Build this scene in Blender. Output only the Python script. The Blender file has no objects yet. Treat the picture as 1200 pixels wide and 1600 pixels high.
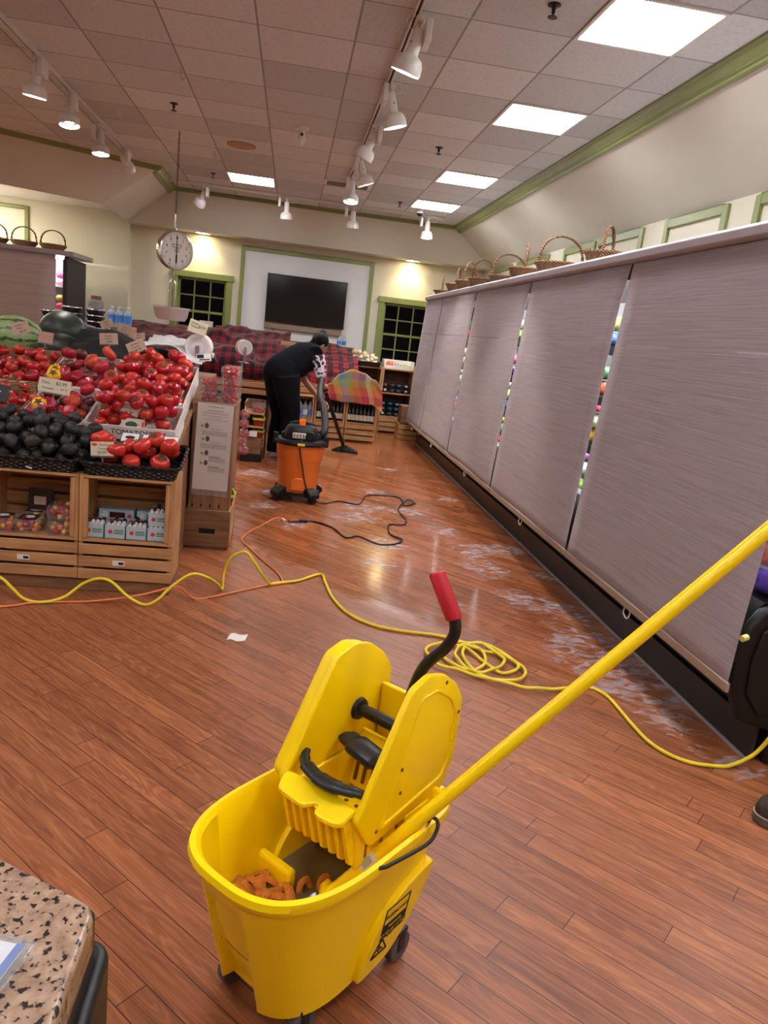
import bpy, bmesh, math, random
from math import sin, cos, pi, radians, sqrt, atan2
from mathutils import Vector, Matrix, Euler, noise
rnd = random.Random(7)
S = bpy.context.scene
COL = S.collection

# ---------------------------------------------------------------- camera
CAM_H = 1.45
cam_data = bpy.data.cameras.new('camera')
cam = bpy.data.objects.new('camera', cam_data)
COL.objects.link(cam)
def cam_axes(roll, pitch, yaw):
    cy, sy, cp, sp = cos(yaw), sin(yaw), cos(pitch), sin(pitch)
    fwd = Vector((sy*cp, cy*cp, -sp)); right = Vector((cy, -sy, 0)); down = fwd.cross(right)
    cr, sr = cos(roll), sin(roll)
    return right*cr - down*sr, right*sr + down*cr, fwd
_r, _d, _f = cam_axes(radians(6.66), radians(13.24), radians(8.39))
cam.matrix_world = Matrix(((_r.x, -_d.x, -_f.x, 0), (_r.y, -_d.y, -_f.y, 0), (_r.z, -_d.z, -_f.z, CAM_H), (0, 0, 0, 1)))
cam_data.sensor_fit = 'VERTICAL'; cam_data.sensor_height = 36.0; cam_data.lens = 1157.5/1600*36
cam_data.clip_start = 0.02
S.camera = cam

# ---------------------------------------------------------------- exposure, world
S.view_settings.view_transform = 'Standard'; S.view_settings.look = 'None'
S.view_settings.exposure = 0.0; S.view_settings.gamma = 1.0; S.view_settings.use_curve_mapping = False
EXPO = 1.4
S.view_settings.exposure = EXPO
W = bpy.data.worlds.new('night'); S.world = W; W.use_nodes = True
W.node_tree.nodes['Background'].inputs[0].default_value = (0.55, 0.42, 0.36, 1)
W.node_tree.nodes['Background'].inputs[1].default_value = 0.12
PANEL_E = 12.0        # fluorescent panels
TRACK_W = 40.0        # spot lamp in a track head, watts
DOWN_W = 9.5         # recessed lights over the back wall

# ---------------------------------------------------------------- colour + material helpers
def lin(c):
    return tuple(((x/255)/12.92 if x/255 <= .04045 else (((x/255)+.055)/1.055)**2.4) for x in c)
def L4(c): return (*lin(c), 1)
MATS = {}
def mat(name, col, rough=.5, metal=0, var=0, vs=8, bump=0, bs=60, spec=.5, emit=0, alpha=1, trans=0, coat=0, sub=0, ior=1.45, stretch=None):
    if name in MATS: return MATS[name]
    m = bpy.data.materials.new(name); m.use_nodes = True; MATS[name] = m
    nt = m.node_tree; b = nt.nodes['Principled BSDF']; c = L4(col)
    b.inputs['Base Color'].default_value = c; b.inputs['Roughness'].default_value = rough
    b.inputs['Metallic'].default_value = metal; b.inputs['Specular IOR Level'].default_value = spec
    b.inputs['Alpha'].default_value = alpha; b.inputs['Transmission Weight'].default_value = trans
    b.inputs['Coat Weight'].default_value = coat; b.inputs['IOR'].default_value = ior
    if sub:
        b.inputs['Subsurface Weight'].default_value = sub; b.inputs['Subsurface Radius'].default_value = (.02, .006, .004)
    if emit:
        b.inputs['Emission Color'].default_value = c; b.inputs['Emission Strength'].default_value = emit
    if var or bump:
        tc = nt.nodes.new('ShaderNodeTexCoord'); src = tc.outputs['Object']
        if stretch:
            mp = nt.nodes.new('ShaderNodeMapping'); mp.inputs['Scale'].default_value = stretch
            nt.links.new(src, mp.inputs[0]); src = mp.outputs[0]
    if var:
        n = nt.nodes.new('ShaderNodeTexNoise'); n.inputs['Scale'].default_value = vs; n.inputs['Detail'].default_value = 5
        nt.links.new(src, n.inputs['Vector'])
        r = nt.nodes.new('ShaderNodeValToRGB')
        r.color_ramp.elements[0].position = .3; r.color_ramp.elements[1].position = .7
        r.color_ramp.elements[0].color = (*[max(0, x*(1-var)) for x in c[:3]], 1)
        r.color_ramp.elements[1].color = (*[min(1, x*(1+var)) for x in c[:3]], 1)
        nt.links.new(n.outputs[0], r.inputs[0]); nt.links.new(r.outputs[0], b.inputs['Base Color'])
    if bump:
        n = nt.nodes.new('ShaderNodeTexNoise'); n.inputs['Scale'].default_value = bs; n.inputs['Detail'].default_value = 4
        nt.links.new(src, n.inputs['Vector'])
        bp = nt.nodes.new('ShaderNodeBump'); bp.inputs['Strength'].default_value = bump; bp.inputs['Distance'].default_value = .01
        nt.links.new(n.outputs[0], bp.inputs['Height']); nt.links.new(bp.outputs[0], b.inputs['Normal'])
    return m
def newmat(name):
    m = bpy.data.materials.new(name); m.use_nodes = True; MATS[name] = m
    nt = m.node_tree
    return m, nt, nt.nodes['Principled BSDF'], lambda t, **k: _nd(nt, t, k), nt.links.new
def _nd(nt, t, k):
    n = nt.nodes.new('ShaderNode'+t)
    for a, v in k.items(): setattr(n, a, v)
    return n
def emis(name, col, s):
    m = bpy.data.materials.new(name); m.use_nodes = True; nt = m.node_tree; nt.nodes.clear()
    e = nt.nodes.new('ShaderNodeEmission'); o = nt.nodes.new('ShaderNodeOutputMaterial')
    e.inputs[0].default_value = L4(col); e.inputs[1].default_value = s; nt.links.new(e.outputs[0], o.inputs[0])
    MATS[name] = m; return m
def fmath(nt, op, a, b=None, clamp=False):
    n = nt.nodes.new('ShaderNodeMath'); n.operation = op; n.use_clamp = clamp
    for i, x in enumerate((a, b)):
        if x is None: continue
        if isinstance(x, (int, float)): n.inputs[i].default_value = x
        else: nt.links.new(x, n.inputs[i])
    return n.outputs[0]
def mixc(nt, f, a, b, blend='MIX'):
    n = nt.nodes.new('ShaderNodeMix'); n.data_type = 'RGBA'; n.blend_type = blend
    for s, x in ((0, f), (6, a), (7, b)):
        if isinstance(x, (int, float)): n.inputs[s].default_value = x
        elif isinstance(x, tuple): n.inputs[s].default_value = x
        else: nt.links.new(x, n.inputs[s])
    return n.outputs[2]
def ramp(nt, f, stops):
    r = nt.nodes.new('ShaderNodeValToRGB'); e = r.color_ramp.elements
    while len(e) < len(stops): e.new(.5)
    for q, (p, c) in zip(e, stops): q.position = p; q.color = c
    nt.links.new(f, r.inputs[0]); return r.outputs[0]

# ---------------------------------------------------------------- mesh helpers
class MB:
    def __init__(s): s.v = []; s.f = []; s.m = []; s.uv = None
    def add(s, vs, fs, mi=0, M=None):
        n = len(s.v)
        s.v += [tuple(M @ Vector(p)) if M else tuple(p) for p in vs]
        s.f += [tuple(i+n for i in f) for f in fs]; s.m += [mi]*len(fs); return s
    def box(s, c, d, R=None, mi=0, M=None):
        x, y, z = d[0]/2, d[1]/2, d[2]/2
        vs = [(-x,-y,-z),(x,-y,-z),(x,y,-z),(-x,y,-z),(-x,-y,z),(x,-y,z),(x,y,z),(-x,y,z)]
        T = Matrix.Translation(c) @ (R.to_4x4() if R else Matrix())
        if M: T = M @ T
        return s.add(vs, [(3,2,1,0),(4,5,6,7),(0,1,5,4),(1,2,6,5),(2,3,7,6),(3,0,4,7)], mi, T)
    def bb(s, x0, x1, y0, y1, z0, z1, mi=0, M=None):
        return s.box(((x0+x1)/2, (y0+y1)/2, (z0+z1)/2), (x1-x0, y1-y0, z1-z0), None, mi, M)
    def loft(s, rings, c0=True, c1=True, closed=True, mi=0, M=None):
        n = len(rings[0]); vs = [p for r in rings for p in r]; fs = []
        for i in range(len(rings)-1):
            for j in range(n if closed else n-1):
                k = (j+1) % n
                fs.append((i*n+j, i*n+k, (i+1)*n+k, (i+1)*n+j))
        if c0: fs.append(tuple(range(n-1, -1, -1)))
        if c1: fs.append(tuple((len(rings)-1)*n+j for j in range(n)))
        return s.add(vs, fs, mi, M)
    def tube(s, pts, r, n=8, mi=0, cap=True, closed=False, M=None, flat=None):
        P = [Vector(p) for p in pts]; k = len(P)
        rr = r if isinstance(r, (list, tuple)) else [r]*k
        T = []
        for i in range(k):
            a = P[(i-1) % k] if closed else P[max(i-1, 0)]; b = P[(i+1) % k] if closed else P[min(i+1, k-1)]
            t = (b-a); T.append(t.normalized() if t.length > 1e-9 else Vector((0,0,1)))
        up = Vector((0,0,1)) if abs(T[0].z) < .9 else Vector((1,0,0))
        u = (up - T[0]*up.dot(T[0])).normalized(); rings = []
        for i in range(k):
            u = (u - T[i]*u.dot(T[i])); u = u.normalized() if u.length > 1e-6 else T[i].orthogonal().normalized()
            w = T[i].cross(u); fl = flat or 1
            rings.append([P[i] + (u*cos(2*pi*j/n)*fl + w*sin(2*pi*j/n))*rr[i] for j in range(n)])
        if closed: rings.append(rings[0])
        return s.loft(rings, cap and not closed, cap and not closed, True, mi, M)
    def cyl(s, a, b, r0, r1=None, n=16, mi=0, M=None):
        return s.tube([a, b], [r0, r0 if r1 is None else r1], n, mi, True, False, M)
    def lathe(s, prof, n=24, mi=0, M=None, c0=True, c1=True, sx=1, sy=1):
        return s.loft([[(r*cos(2*pi*j/n)*sx, r*sin(2*pi*j/n)*sy, z) for j in range(n)] for r, z in prof], c0, c1, True, mi, M)
    def prism(s, poly, a, b, axis='z', mi=0, M=None):
        f = {'z': lambda p, t: (p[0], p[1], t), 'y': lambda p, t: (p[0], t, p[1]), 'x': lambda p, t: (t, p[0], p[1])}[axis]
        return s.loft([[f(p, a) for p in poly], [f(p, b) for p in poly]], mi=mi, M=M)
    def ell(s, c, r, nu=16, nv=10, mi=0, M=None, fn=None):
        rings = []
        for i in range(nv+1):
            t = pi*i/nv - pi/2; ring = []
            for j in range(nu):
                p = Vector((cos(t)*cos(2*pi*j/nu), cos(t)*sin(2*pi*j/nu), sin(t)))
                k = fn(p) if fn else 1
                ring.append((c[0]+p.x*r[0]*k, c[1]+p.y*r[1]*k, c[2]+p.z*r[2]*k))
            rings.append(ring)
        return s.loft(rings, True, True, True, mi, M)
    def grid(s, fn, nu, nv, mi=0, M=None):
        vs = [fn(i/nu, j/nv) for j in range(nv+1) for i in range(nu+1)]
        fs = [(j*(nu+1)+i, j*(nu+1)+i+1, (j+1)*(nu+1)+i+1, (j+1)*(nu+1)+i) for j in range(nv) for i in range(nu)]
        return s.add(vs, fs, mi, M)
    def build(s, name, mats, parent=None, smooth=35, bevel=0, solid=0, loc=None, rot=None, sub=0, seg=2, kind=None):
        me = bpy.data.meshes.new(name); me.from_pydata(s.v, [], s.f)
        for m in (mats if isinstance(mats, (list, tuple)) else [mats]): me.materials.append(m)
        if any(s.m): me.polygons.foreach_set('material_index', s.m)
        bm = bmesh.new(); bm.from_mesh(me)
        bmesh.ops.remove_doubles(bm, verts=bm.verts, dist=1e-6)
        bmesh.ops.recalc_face_normals(bm, faces=bm.faces); bm.to_mesh(me); bm.free()
        if smooth:
            me.polygons.foreach_set('use_smooth', [True]*len(me.polygons))
            me.set_sharp_from_angle(angle=radians(smooth))
        me.update()
        o = bpy.data.objects.new(name, me); COL.objects.link(o)
        if parent: o.parent = parent
        if loc: o.location = loc
        if rot: o.rotation_euler = rot
        if solid:
            q = o.modifiers.new('thick', 'SOLIDIFY'); q.thickness = solid; q.offset = 0
        if bevel:
            q = o.modifiers.new('round', 'BEVEL'); q.width = bevel; q.segments = seg; q.limit_method = 'ANGLE'; q.angle_limit = radians(40)
        if sub:
            q = o.modifiers.new('sub', 'SUBSURF'); q.levels = sub; q.render_levels = sub
        if kind: o['kind'] = kind
        return o
def thing(name, label, cat, loc=(0,0,0), rz=0, group=None, rot=None):
    o = bpy.data.objects.new(name, None); COL.objects.link(o)
    o.empty_display_size = .05
    o.location = loc; o.rotation_euler = rot if rot else (0,0,rz); o['label'] = label; o['category'] = cat
    if group: o['group'] = group
    return o
def tag(o, label, cat, group=None):
    o['label'] = label; o['category'] = cat
    if group: o['group'] = group
    return o
def dup(root, loc=None, rot=None, label=None, group=None, scale=None):
    def cp(o, par):
        c = o.copy(); COL.objects.link(c)
        if par: c.parent = par
        for ch in o.children: cp(ch, c)
        return c
    r = cp(root, None)
    if loc is not None: r.location = loc
    if rot is not None: r.rotation_euler = rot
    if label: r['label'] = label
    if group: r['group'] = group
    if scale is not None: r.scale = (scale,)*3
    return r
def struct(mb, name, m, **k): return mb.build(name, m, kind='structure', **k)
def catmull(P, k=6, closed=False):
    P = [Vector(p) for p in P]; out = []; n = len(P)
    for i in range(n if closed else n-1):
        g = (lambda j: P[j % n]) if closed else (lambda j: P[min(max(j, 0), n-1)])
        a, b, c, d = g(i-1), g(i), g(i+1), g(i+2)
        for q in range(k):
            t = q/k
            out.append(.5*((2*b)+(c-a)*t+(2*a-5*b+4*c-d)*t*t+(3*b-a-3*c+d)*t**3))
    if not closed: out.append(P[-1])
    return out
def rrect(w, h, r, n=4, cx=0, cy=0):
    out = []
    for sx, sy, a0 in ((1,1,0), (-1,1,90), (-1,-1,180), (1,-1,270)):
        for i in range(n+1):
            a = radians(a0+90*i/n); out.append((cx+sx*(w/2-r)+r*cos(a), cy+sy*(h/2-r)+r*sin(a)))
    return out
def text(name, s, size, m, parent, loc, rot=(pi/2,0,0), align='CENTER', ext=.0004, sx=1):
    c = bpy.data.curves.new(name, 'FONT'); c.body = s; c.size = size; c.align_x = align; c.align_y = 'CENTER'; c.extrude = ext
    c.materials.append(m); o = bpy.data.objects.new(name, c); COL.objects.link(o)
    o.parent = parent; o.location = loc; o.rotation_euler = rot; o.scale = (sx, 1, 1); return o
# ================================================================ special materials
CZ = 3.21
def make_floor_mat():
    m, nt, b, nd, ln = newmat('plank_floor')
    tc = nd('TexCoord'); sp = nd('SeparateXYZ'); ln(tc.outputs['Object'], sp.inputs[0])
    x, y = sp.outputs[0], sp.outputs[1]
    u = fmath(nt, 'MULTIPLY', fmath(nt, 'SUBTRACT', y, x), .70711)
    v = fmath(nt, 'MULTIPLY', fmath(nt, 'ADD', y, x), .70711)
    row = fmath(nt, 'FLOOR', fmath(nt, 'DIVIDE', v, .0765))
    wn = nd('TexWhiteNoise', noise_dimensions='1D'); ln(row, wn.inputs['W'])
    us = fmath(nt, 'ADD', u, fmath(nt, 'MULTIPLY', wn.outputs[0], 3.7))
    cb = nd('CombineXYZ'); ln(us, cb.inputs[0]); ln(v, cb.inputs[1])
    br = nd('TexBrick'); br.offset = 0; br.squash = 1
    for k, val in (('Scale', 1), ('Mortar Size', .0014), ('Mortar Smooth', .2), ('Bias', 0), ('Brick Width', .92), ('Row Height', .0765)):
        br.inputs[k].default_value = val
    br.inputs['Color1'].default_value = (0, 0, 0, 1); br.inputs['Color2'].default_value = (1, 1, 1, 1); br.inputs['Mortar'].default_value = (.5, .5, .5, 1)
    ln(cb.outputs[0], br.inputs['Vector'])
    # grain, stretched along the plank and shifted per row
    g = nd('CombineXYZ'); ln(fmath(nt, 'MULTIPLY', us, 1.6), g.inputs[0]); ln(fmath(nt, 'MULTIPLY', v, 22), g.inputs[1]); ln(fmath(nt, 'MULTIPLY', row, 3.3), g.inputs[2])
    n1 = nd('TexNoise'); n1.inputs['Scale'].default_value = 2.2; n1.inputs['Detail'].default_value = 7; n1.inputs['Distortion'].default_value = .6; ln(g.outputs[0], n1.inputs['Vector'])
    g2 = nd('CombineXYZ'); ln(fmath(nt, 'MULTIPLY', us, 1.0), g2.inputs[0]); ln(fmath(nt, 'MULTIPLY', v, 9), g2.inputs[1]); ln(fmath(nt, 'MULTIPLY', row, 1.7), g2.inputs[2])
    n2 = nd('TexNoise'); n2.inputs['Scale'].default_value = 1.3; n2.inputs['Detail'].default_value = 2; n2.inputs['Distortion'].default_value = .3; ln(g2.outputs[0], n2.inputs['Vector'])
    rings = fmath(nt, 'SINE', fmath(nt, 'MULTIPLY', n2.outputs[0], 110))
    tone = ramp(nt, br.outputs['Color'], [(0, L4((130, 73, 45))), (.5, L4((156, 90, 56))), (1, L4((182, 110, 70)))])
    c = mixc(nt, .55, tone, ramp(nt, n1.outputs[0], [(.25, L4((96, 54, 32))), (.5, L4((152, 90, 54))), (.75, L4((184, 120, 74)))]))
    rr = ramp(nt, rings, [(0, (.62, .56, .52, 1)), (.5, (1, 1, 1, 1)), (1, (1.0, 1.0, 1.0, 1))])
    c = mixc(nt, .5, c, rr, 'MULTIPLY')
    c = mixc(nt, br.outputs['Fac'], c, L4((52, 24, 16)))
    ln(c, b.inputs['Base Color'])
    # wet zone in front of the case
    n3 = nd('TexNoise'); n3.inputs['Scale'].default_value = 1.4; n3.inputs['Detail'].default_value = 4; ln(tc.outputs['Object'], n3.inputs['Vector'])
    w = fmath(nt, 'ADD', fmath(nt, 'ADD', fmath(nt, 'MULTIPLY', x, .785), fmath(nt, 'MULTIPLY', y, .62)), fmath(nt, 'MULTIPLY', fmath(nt, 'SUBTRACT', n3.outputs[0], .5), 1.3))
    mr = nd('MapRange'); mr.interpolation_type = 'SMOOTHSTEP'; ln(w, mr.inputs[0]); mr.inputs[1].default_value = 2.75; mr.inputs[2].default_value = 3.1
    ro = nd('MapRange'); ln(mr.outputs[0], ro.inputs[0]); ro.inputs[3].default_value = .42; ro.inputs[4].default_value = .13
    n4 = fmath(nt, 'MULTIPLY', fmath(nt, 'SUBTRACT', n1.outputs[0], .5), .18)
    ln(fmath(nt, 'ADD', ro.outputs[0], n4, True), b.inputs['Roughness'])
    b.inputs['Specular IOR Level'].default_value = .42
    bp = nd('Bump'); bp.inputs['Strength'].default_value = .12; bp.inputs['Distance'].default_value = .002
    h = fmath(nt, 'SUBTRACT', n1.outputs[0], fmath(nt, 'MULTIPLY', br.outputs['Fac'], 1.2)); ln(h, bp.inputs['Height']); ln(bp.outputs[0], b.inputs['Normal'])
    return m
def make_ceiling_mat():
    m, nt, b, nd, ln = newmat('ceiling_tile')
    tc = nd('TexCoord'); mp = nd('Mapping'); ln(tc.outputs['Object'], mp.inputs[0])
    mp.inputs['Location'].default_value = (-1.438+.6*20, -4.572+.6125*20, 0)
    br = nd('TexBrick'); br.offset = 0
    for k, val in (('Scale', 1), ('Mortar Size', .007), ('Mortar Smooth', .15), ('Bias', 0), ('Brick Width', .6), ('Row Height', .6125)): br.inputs[k].default_value = val
    br.inputs['Color1'].default_value = L4((196, 200, 200)); br.inputs['Color2'].default_value = L4((228, 232, 232)); br.inputs['Mortar'].default_value = L4((160, 160, 158))
    ln(mp.outputs[0], br.inputs['Vector'])
    n = nd('TexNoise'); n.inputs['Scale'].default_value = 60; n.inputs['Detail'].default_value = 3; ln(tc.outputs['Object'], n.inputs['Vector'])
    c = mixc(nt, .5, br.outputs['Color'], ramp(nt, n.outputs[0], [(.3, (.72, .72, .72, 1)), (.5, (1, 1, 1, 1))]), 'MULTIPLY')
    ln(c, b.inputs['Base Color']); b.inputs['Roughness'].default_value = .9; b.inputs['Specular IOR Level'].default_value = .1
    bp = nd('Bump'); bp.inputs['Strength'].default_value = .5; bp.inputs['Distance'].default_value = .01
    h = fmath(nt, 'ADD', fmath(nt, 'MULTIPLY', n.outputs[0], .3), br.outputs['Fac']); ln(h, bp.inputs['Height']); ln(bp.outputs[0], b.inputs['Normal'])
    return m
def make_wood(name, c0, c1, axis='x', dirt=.0, rough=.65, s=1):
    m, nt, b, nd, ln = newmat(name)
    tc = nd('TexCoord'); mp = nd('Mapping'); ln(tc.outputs['Object'], mp.inputs[0])
    mp.inputs['Scale'].default_value = {'x': (2*s, 22*s, 22*s), 'y': (22*s, 2*s, 22*s), 'z': (22*s, 22*s, 2*s)}[axis]
    n = nd('TexNoise'); n.inputs['Scale'].default_value = 1.5; n.inputs['Detail'].default_value = 6; n.inputs['Distortion'].default_value = .8; ln(mp.outputs[0], n.inputs['Vector'])
    oi = nd('ObjectInfo')
    n2 = nd('TexNoise'); n2.inputs['Scale'].default_value = 5; n2.inputs['Detail'].default_value = 2; ln(tc.outputs['Object'], n2.inputs['Vector'])
    c = ramp(nt, n.outputs[0], [(.28, L4(c0)), (.72, L4(c1))])
    c = mixc(nt, .35, c, ramp(nt, n2.outputs[0], [(.35, (.6, .55, .5, 1)), (.6, (1, 1, 1, 1))]), 'MULTIPLY')
    ln(c, b.inputs['Base Color']); b.inputs['Roughness'].default_value = rough
    bp = nd('Bump'); bp.inputs['Strength'].default_value = .15; bp.inputs['Distance'].default_value = .003; ln(n.outputs[0], bp.inputs['Height']); ln(bp.outputs[0], b.inputs['Normal'])
    return m
SEAM = 1.55
def make_shade(name, base, hole_s):
    """woven roller shade, UV-free: object coords (y along the run, z up)"""
    m, nt, b, nd, ln = newmat(name)
    tc = nd('TexCoord'); sp = nd('SeparateXYZ'); ln(tc.outputs['Object'], sp.inputs[0])
    mp = nd('Mapping'); mp.inputs['Scale'].default_value = (1, 2.2, 190); ln(tc.outputs['Object'], mp.inputs[0])
    n = nd('TexNoise'); n.inputs['Scale'].default_value = 1.0; n.inputs['Detail'].default_value = 5; n.inputs['Roughness'].default_value = .65; ln(mp.outputs[0], n.inputs['Vector'])
    c = ramp(nt, n.outputs[0], [(.25, L4(tuple(q*.84 for q in base))), (.5, L4(base)), (.75, L4(tuple(min(255, q*1.09) for q in base)))])
    ln(c, b.inputs['Base Color']); b.inputs['Roughness'].default_value = .75; b.inputs['Specular IOR Level'].default_value = .25
    b.inputs['Sheen Weight'].default_value = .15
    # weave: pinholes let the case light through
    wy = fmath(nt, 'SINE', fmath(nt, 'MULTIPLY', sp.outputs[1], 2*pi/.013)); wz = fmath(nt, 'SINE', fmath(nt, 'MULTIPLY', sp.outputs[2], 2*pi/.011))
    hole = fmath(nt, 'MULTIPLY', fmath(nt, 'GREATER_THAN', wy, .62), fmath(nt, 'GREATER_THAN', wz, .72))
    mp2 = nd('Mapping'); mp2.inputs['Scale'].default_value = (1, .9, 7); ln(tc.outputs['Object'], mp2.inputs[0])
    n2 = nd('TexNoise'); n2.inputs['Scale'].default_value = 1.3; n2.inputs['Detail'].default_value = 3; ln(mp2.outputs[0], n2.inputs['Vector'])
    hole = fmath(nt, 'MULTIPLY', hole, fmath(nt, 'GREATER_THAN', n2.outputs[0], hole_s))
    seam = fmath(nt, 'LESS_THAN', fmath(nt, 'ABSOLUTE', fmath(nt, 'SUBTRACT', sp.outputs[2], SEAM)), .0035)
    seam = fmath(nt, 'MULTIPLY', seam, fmath(nt, 'MULTIPLY', fmath(nt, 'GREATER_THAN', wy, -.2), fmath(nt, 'GREATER_THAN', n2.outputs[0], .42)))
    hole = fmath(nt, 'MAXIMUM', hole, seam)
    tr = nd('BsdfTransparent'); tl = nd('BsdfTranslucent'); tl.inputs[0].default_value = L4((150, 140, 150))
    m1 = nd('MixShader'); m1.inputs[0].default_value = .14; ln(b.outputs[0], m1.inputs[1]); ln(tl.outputs[0], m1.inputs[2])
    m2 = nd('MixShader'); ln(hole, m2.inputs[0]); ln(m1.outputs[0], m2.inputs[1]); ln(tr.outputs[0], m2.inputs[2])
    ln(m2.outputs[0], nt.nodes['Material Output'].inputs[0])
    bp = nd('Bump'); bp.inputs['Strength'].default_value = .35; bp.inputs['Distance'].default_value = .004; ln(n.outputs[0], bp.inputs['Height']); ln(bp.outputs[0], b.inputs['Normal'])
    return m
def make_plaid(name, kind, dark=170):
    m, nt, b, nd, ln = newmat(name)
    at = nd('UVMap'); sp = nd('SeparateXYZ'); ln(at.outputs[0], sp.inputs[0])
    u, v = sp.outputs[0], sp.outputs[1]
    if kind == 'buffalo':
        def st(a, p):
            f = fmath(nt, 'FRACT', fmath(nt, 'MULTIPLY', a, p)); s1 = fmath(nt, 'GREATER_THAN', f, .5)
            f2 = fmath(nt, 'FRACT', fmath(nt, 'ADD', fmath(nt, 'MULTIPLY', a, p), .2)); s2 = fmath(nt, 'GREATER_THAN', f2, .93)
            return fmath(nt, 'SUBTRACT', s1, fmath(nt, 'MULTIPLY', s2, .6), True)
        k = fmath(nt, 'ADD', fmath(nt, 'MULTIPLY', st(u, 7.5), .5), fmath(nt, 'MULTIPLY', st(v, 7.5), .5))
        c = ramp(nt, k, [(0, L4((24, 18, 24))), (.3, L4((52, 16, 26))), (.5, L4((84, 18, 30))), (1, L4((dark, 24, 40)))])
    else:
        stops = [(0, (212, 120, 74)), (.12, (186, 70, 86)), (.26, (212, 180, 92)), (.38, (120, 152, 172)), (.5, (146, 162, 88)), (.62, (210, 112, 66)), (.76, (170, 60, 80)), (.9, (212, 190, 130))]
        def rp(a, p, o):
            r = ramp(nt, fmath(nt, 'FRACT', fmath(nt, 'ADD', fmath(nt, 'MULTIPLY', a, p), o)), [(q, L4(cc)) for q, cc in stops])
            for nn in nt.nodes:
                if nn.type == 'VALTORGB': nn.color_ramp.interpolation = 'CONSTANT'
            return r
        c = mixc(nt, .5, rp(u, 1.25, 0), rp(v, 1.25, .3))
    n = nd('TexNoise'); n.inputs['Scale'].default_value = 90; ln(at.outputs[0], n.inputs['Vector'])
    c = mixc(nt, .3, c, n.outputs[0], 'OVERLAY')
    ln(c, b.inputs['Base Color']); b.inputs['Roughness'].default_value = .9; b.inputs['Specular IOR Level'].default_value = .15; b.inputs['Sheen Weight'].default_value = .2
    return m
def make_granite():
    m, nt, b, nd, ln = newmat('granite')
    tc = nd('TexCoord')
    v = nd('TexVoronoi'); v.inputs['Scale'].default_value = 190; ln(tc.outputs['Object'], v.inputs['Vector'])
    n = nd('TexNoise'); n.inputs['Scale'].default_value = 75; n.inputs['Detail'].default_value = 4; ln(tc.outputs['Object'], n.inputs['Vector'])
    n2 = nd('TexNoise'); n2.inputs['Scale'].default_value = 150; n2.inputs['Detail'].default_value = 2; n2.inputs['Distortion'].default_value = .1
    mp = nd('Mapping'); mp.inputs['Location'].default_value = (3, 1, 7); ln(tc.outputs['Object'], mp.inputs[0]); ln(mp.outputs[0], n2.inputs['Vector'])
    c = ramp(nt, n.outputs[0], [(.3, L4((104, 78, 64))), (.5, L4((150, 120, 100))), (.7, L4((186, 160, 138)))])
    c = mixc(nt, .4, c, ramp(nt, v.outputs['Color'], [(0, L4((120, 92, 76))), (.5, L4((176, 146, 124))), (1, L4((156, 120, 94)))]))
    c = mixc(nt, ramp(nt, n2.outputs[0], [(.56, (0, 0, 0, 1)), (.62, (1, 1, 1, 1))]), c, L4((44, 38, 36)))
    ln(c, b.inputs['Base Color']); b.inputs['Roughness'].default_value = .22
    return m
def make_watermelon():
    m, nt, b, nd, ln = newmat('striped_rind')
    tc = nd('TexCoord'); sp = nd('SeparateXYZ'); ln(tc.outputs['Object'], sp.inputs[0])
    a = nd('Math'); a.operation = 'ARCTAN2'; ln(sp.outputs[1], a.inputs[0]); ln(sp.outputs[2], a.inputs[1])
    n = nd('TexNoise'); n.inputs['Scale'].default_value = 14; n.inputs['Detail'].default_value = 5; ln(tc.outputs['Object'], n.inputs['Vector'])
    w = fmath(nt, 'SINE', fmath(nt, 'ADD', fmath(nt, 'MULTIPLY', a.outputs[0], 12), fmath(nt, 'MULTIPLY', n.outputs[0], 6)))
    c = ramp(nt, w, [(.25, L4((150, 168, 108))), (.62, L4((118, 142, 80))), (.9, L4((58, 84, 46)))])
    # wide light stripes
    ln(c, b.inputs['Base Color']); b.inputs['Roughness'].default_value = .38
    return m
M_FLOOR = make_floor_mat(); M_CEIL = make_ceiling_mat()
M_WALL = mat('cream_paint', (220, 214, 192), .8, var=.03, vs=3)
M_WPAN = mat('white_panel_paint', (226, 226, 224), .75)
M_GREEN = mat('green_trim_paint', (134, 143, 84), .35, var=.05, vs=6)
M_COVE = mat('cove_paint', (212, 206, 188), .8, var=.03, vs=2)
M_WHITE = mat('white_enamel', (226, 222, 216), .35)
M_BLACK = mat('black_plastic', (26, 24, 24), .42)
M_MATT = mat('matt_black', (20, 19, 19), .7)
M_STEEL = mat('steel', (190, 190, 192), .28, 1)
M_CHROME = mat('chrome', (225, 225, 228), .12, 1)
M_PINE = make_wood('pine_x', (168, 116, 72), (206, 158, 108), 'x')
M_PINEY = make_wood('pine_y', (160, 108, 66), (198, 150, 102), 'y')
M_PINEZ = make_wood('pine_z', (168, 116, 72), (206, 158, 108), 'z')
M_BROWN = make_wood('brown_wood', (104, 68, 44), (150, 104, 70), 'x')
M_BROWNZ = make_wood('brown_wood_z', (112, 74, 48), (158, 112, 76), 'z')
M_GRAN = make_granite()
M_PAPER = mat('paper', (214, 200, 186), .8)
M_CARD = mat('price_card', (216, 202, 176), .75)
M_CARDD = mat('price_card_tan', (190, 158, 138), .75)
M_INK = mat('ink', (34, 28, 28), .8)
M_GLASS = None
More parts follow.
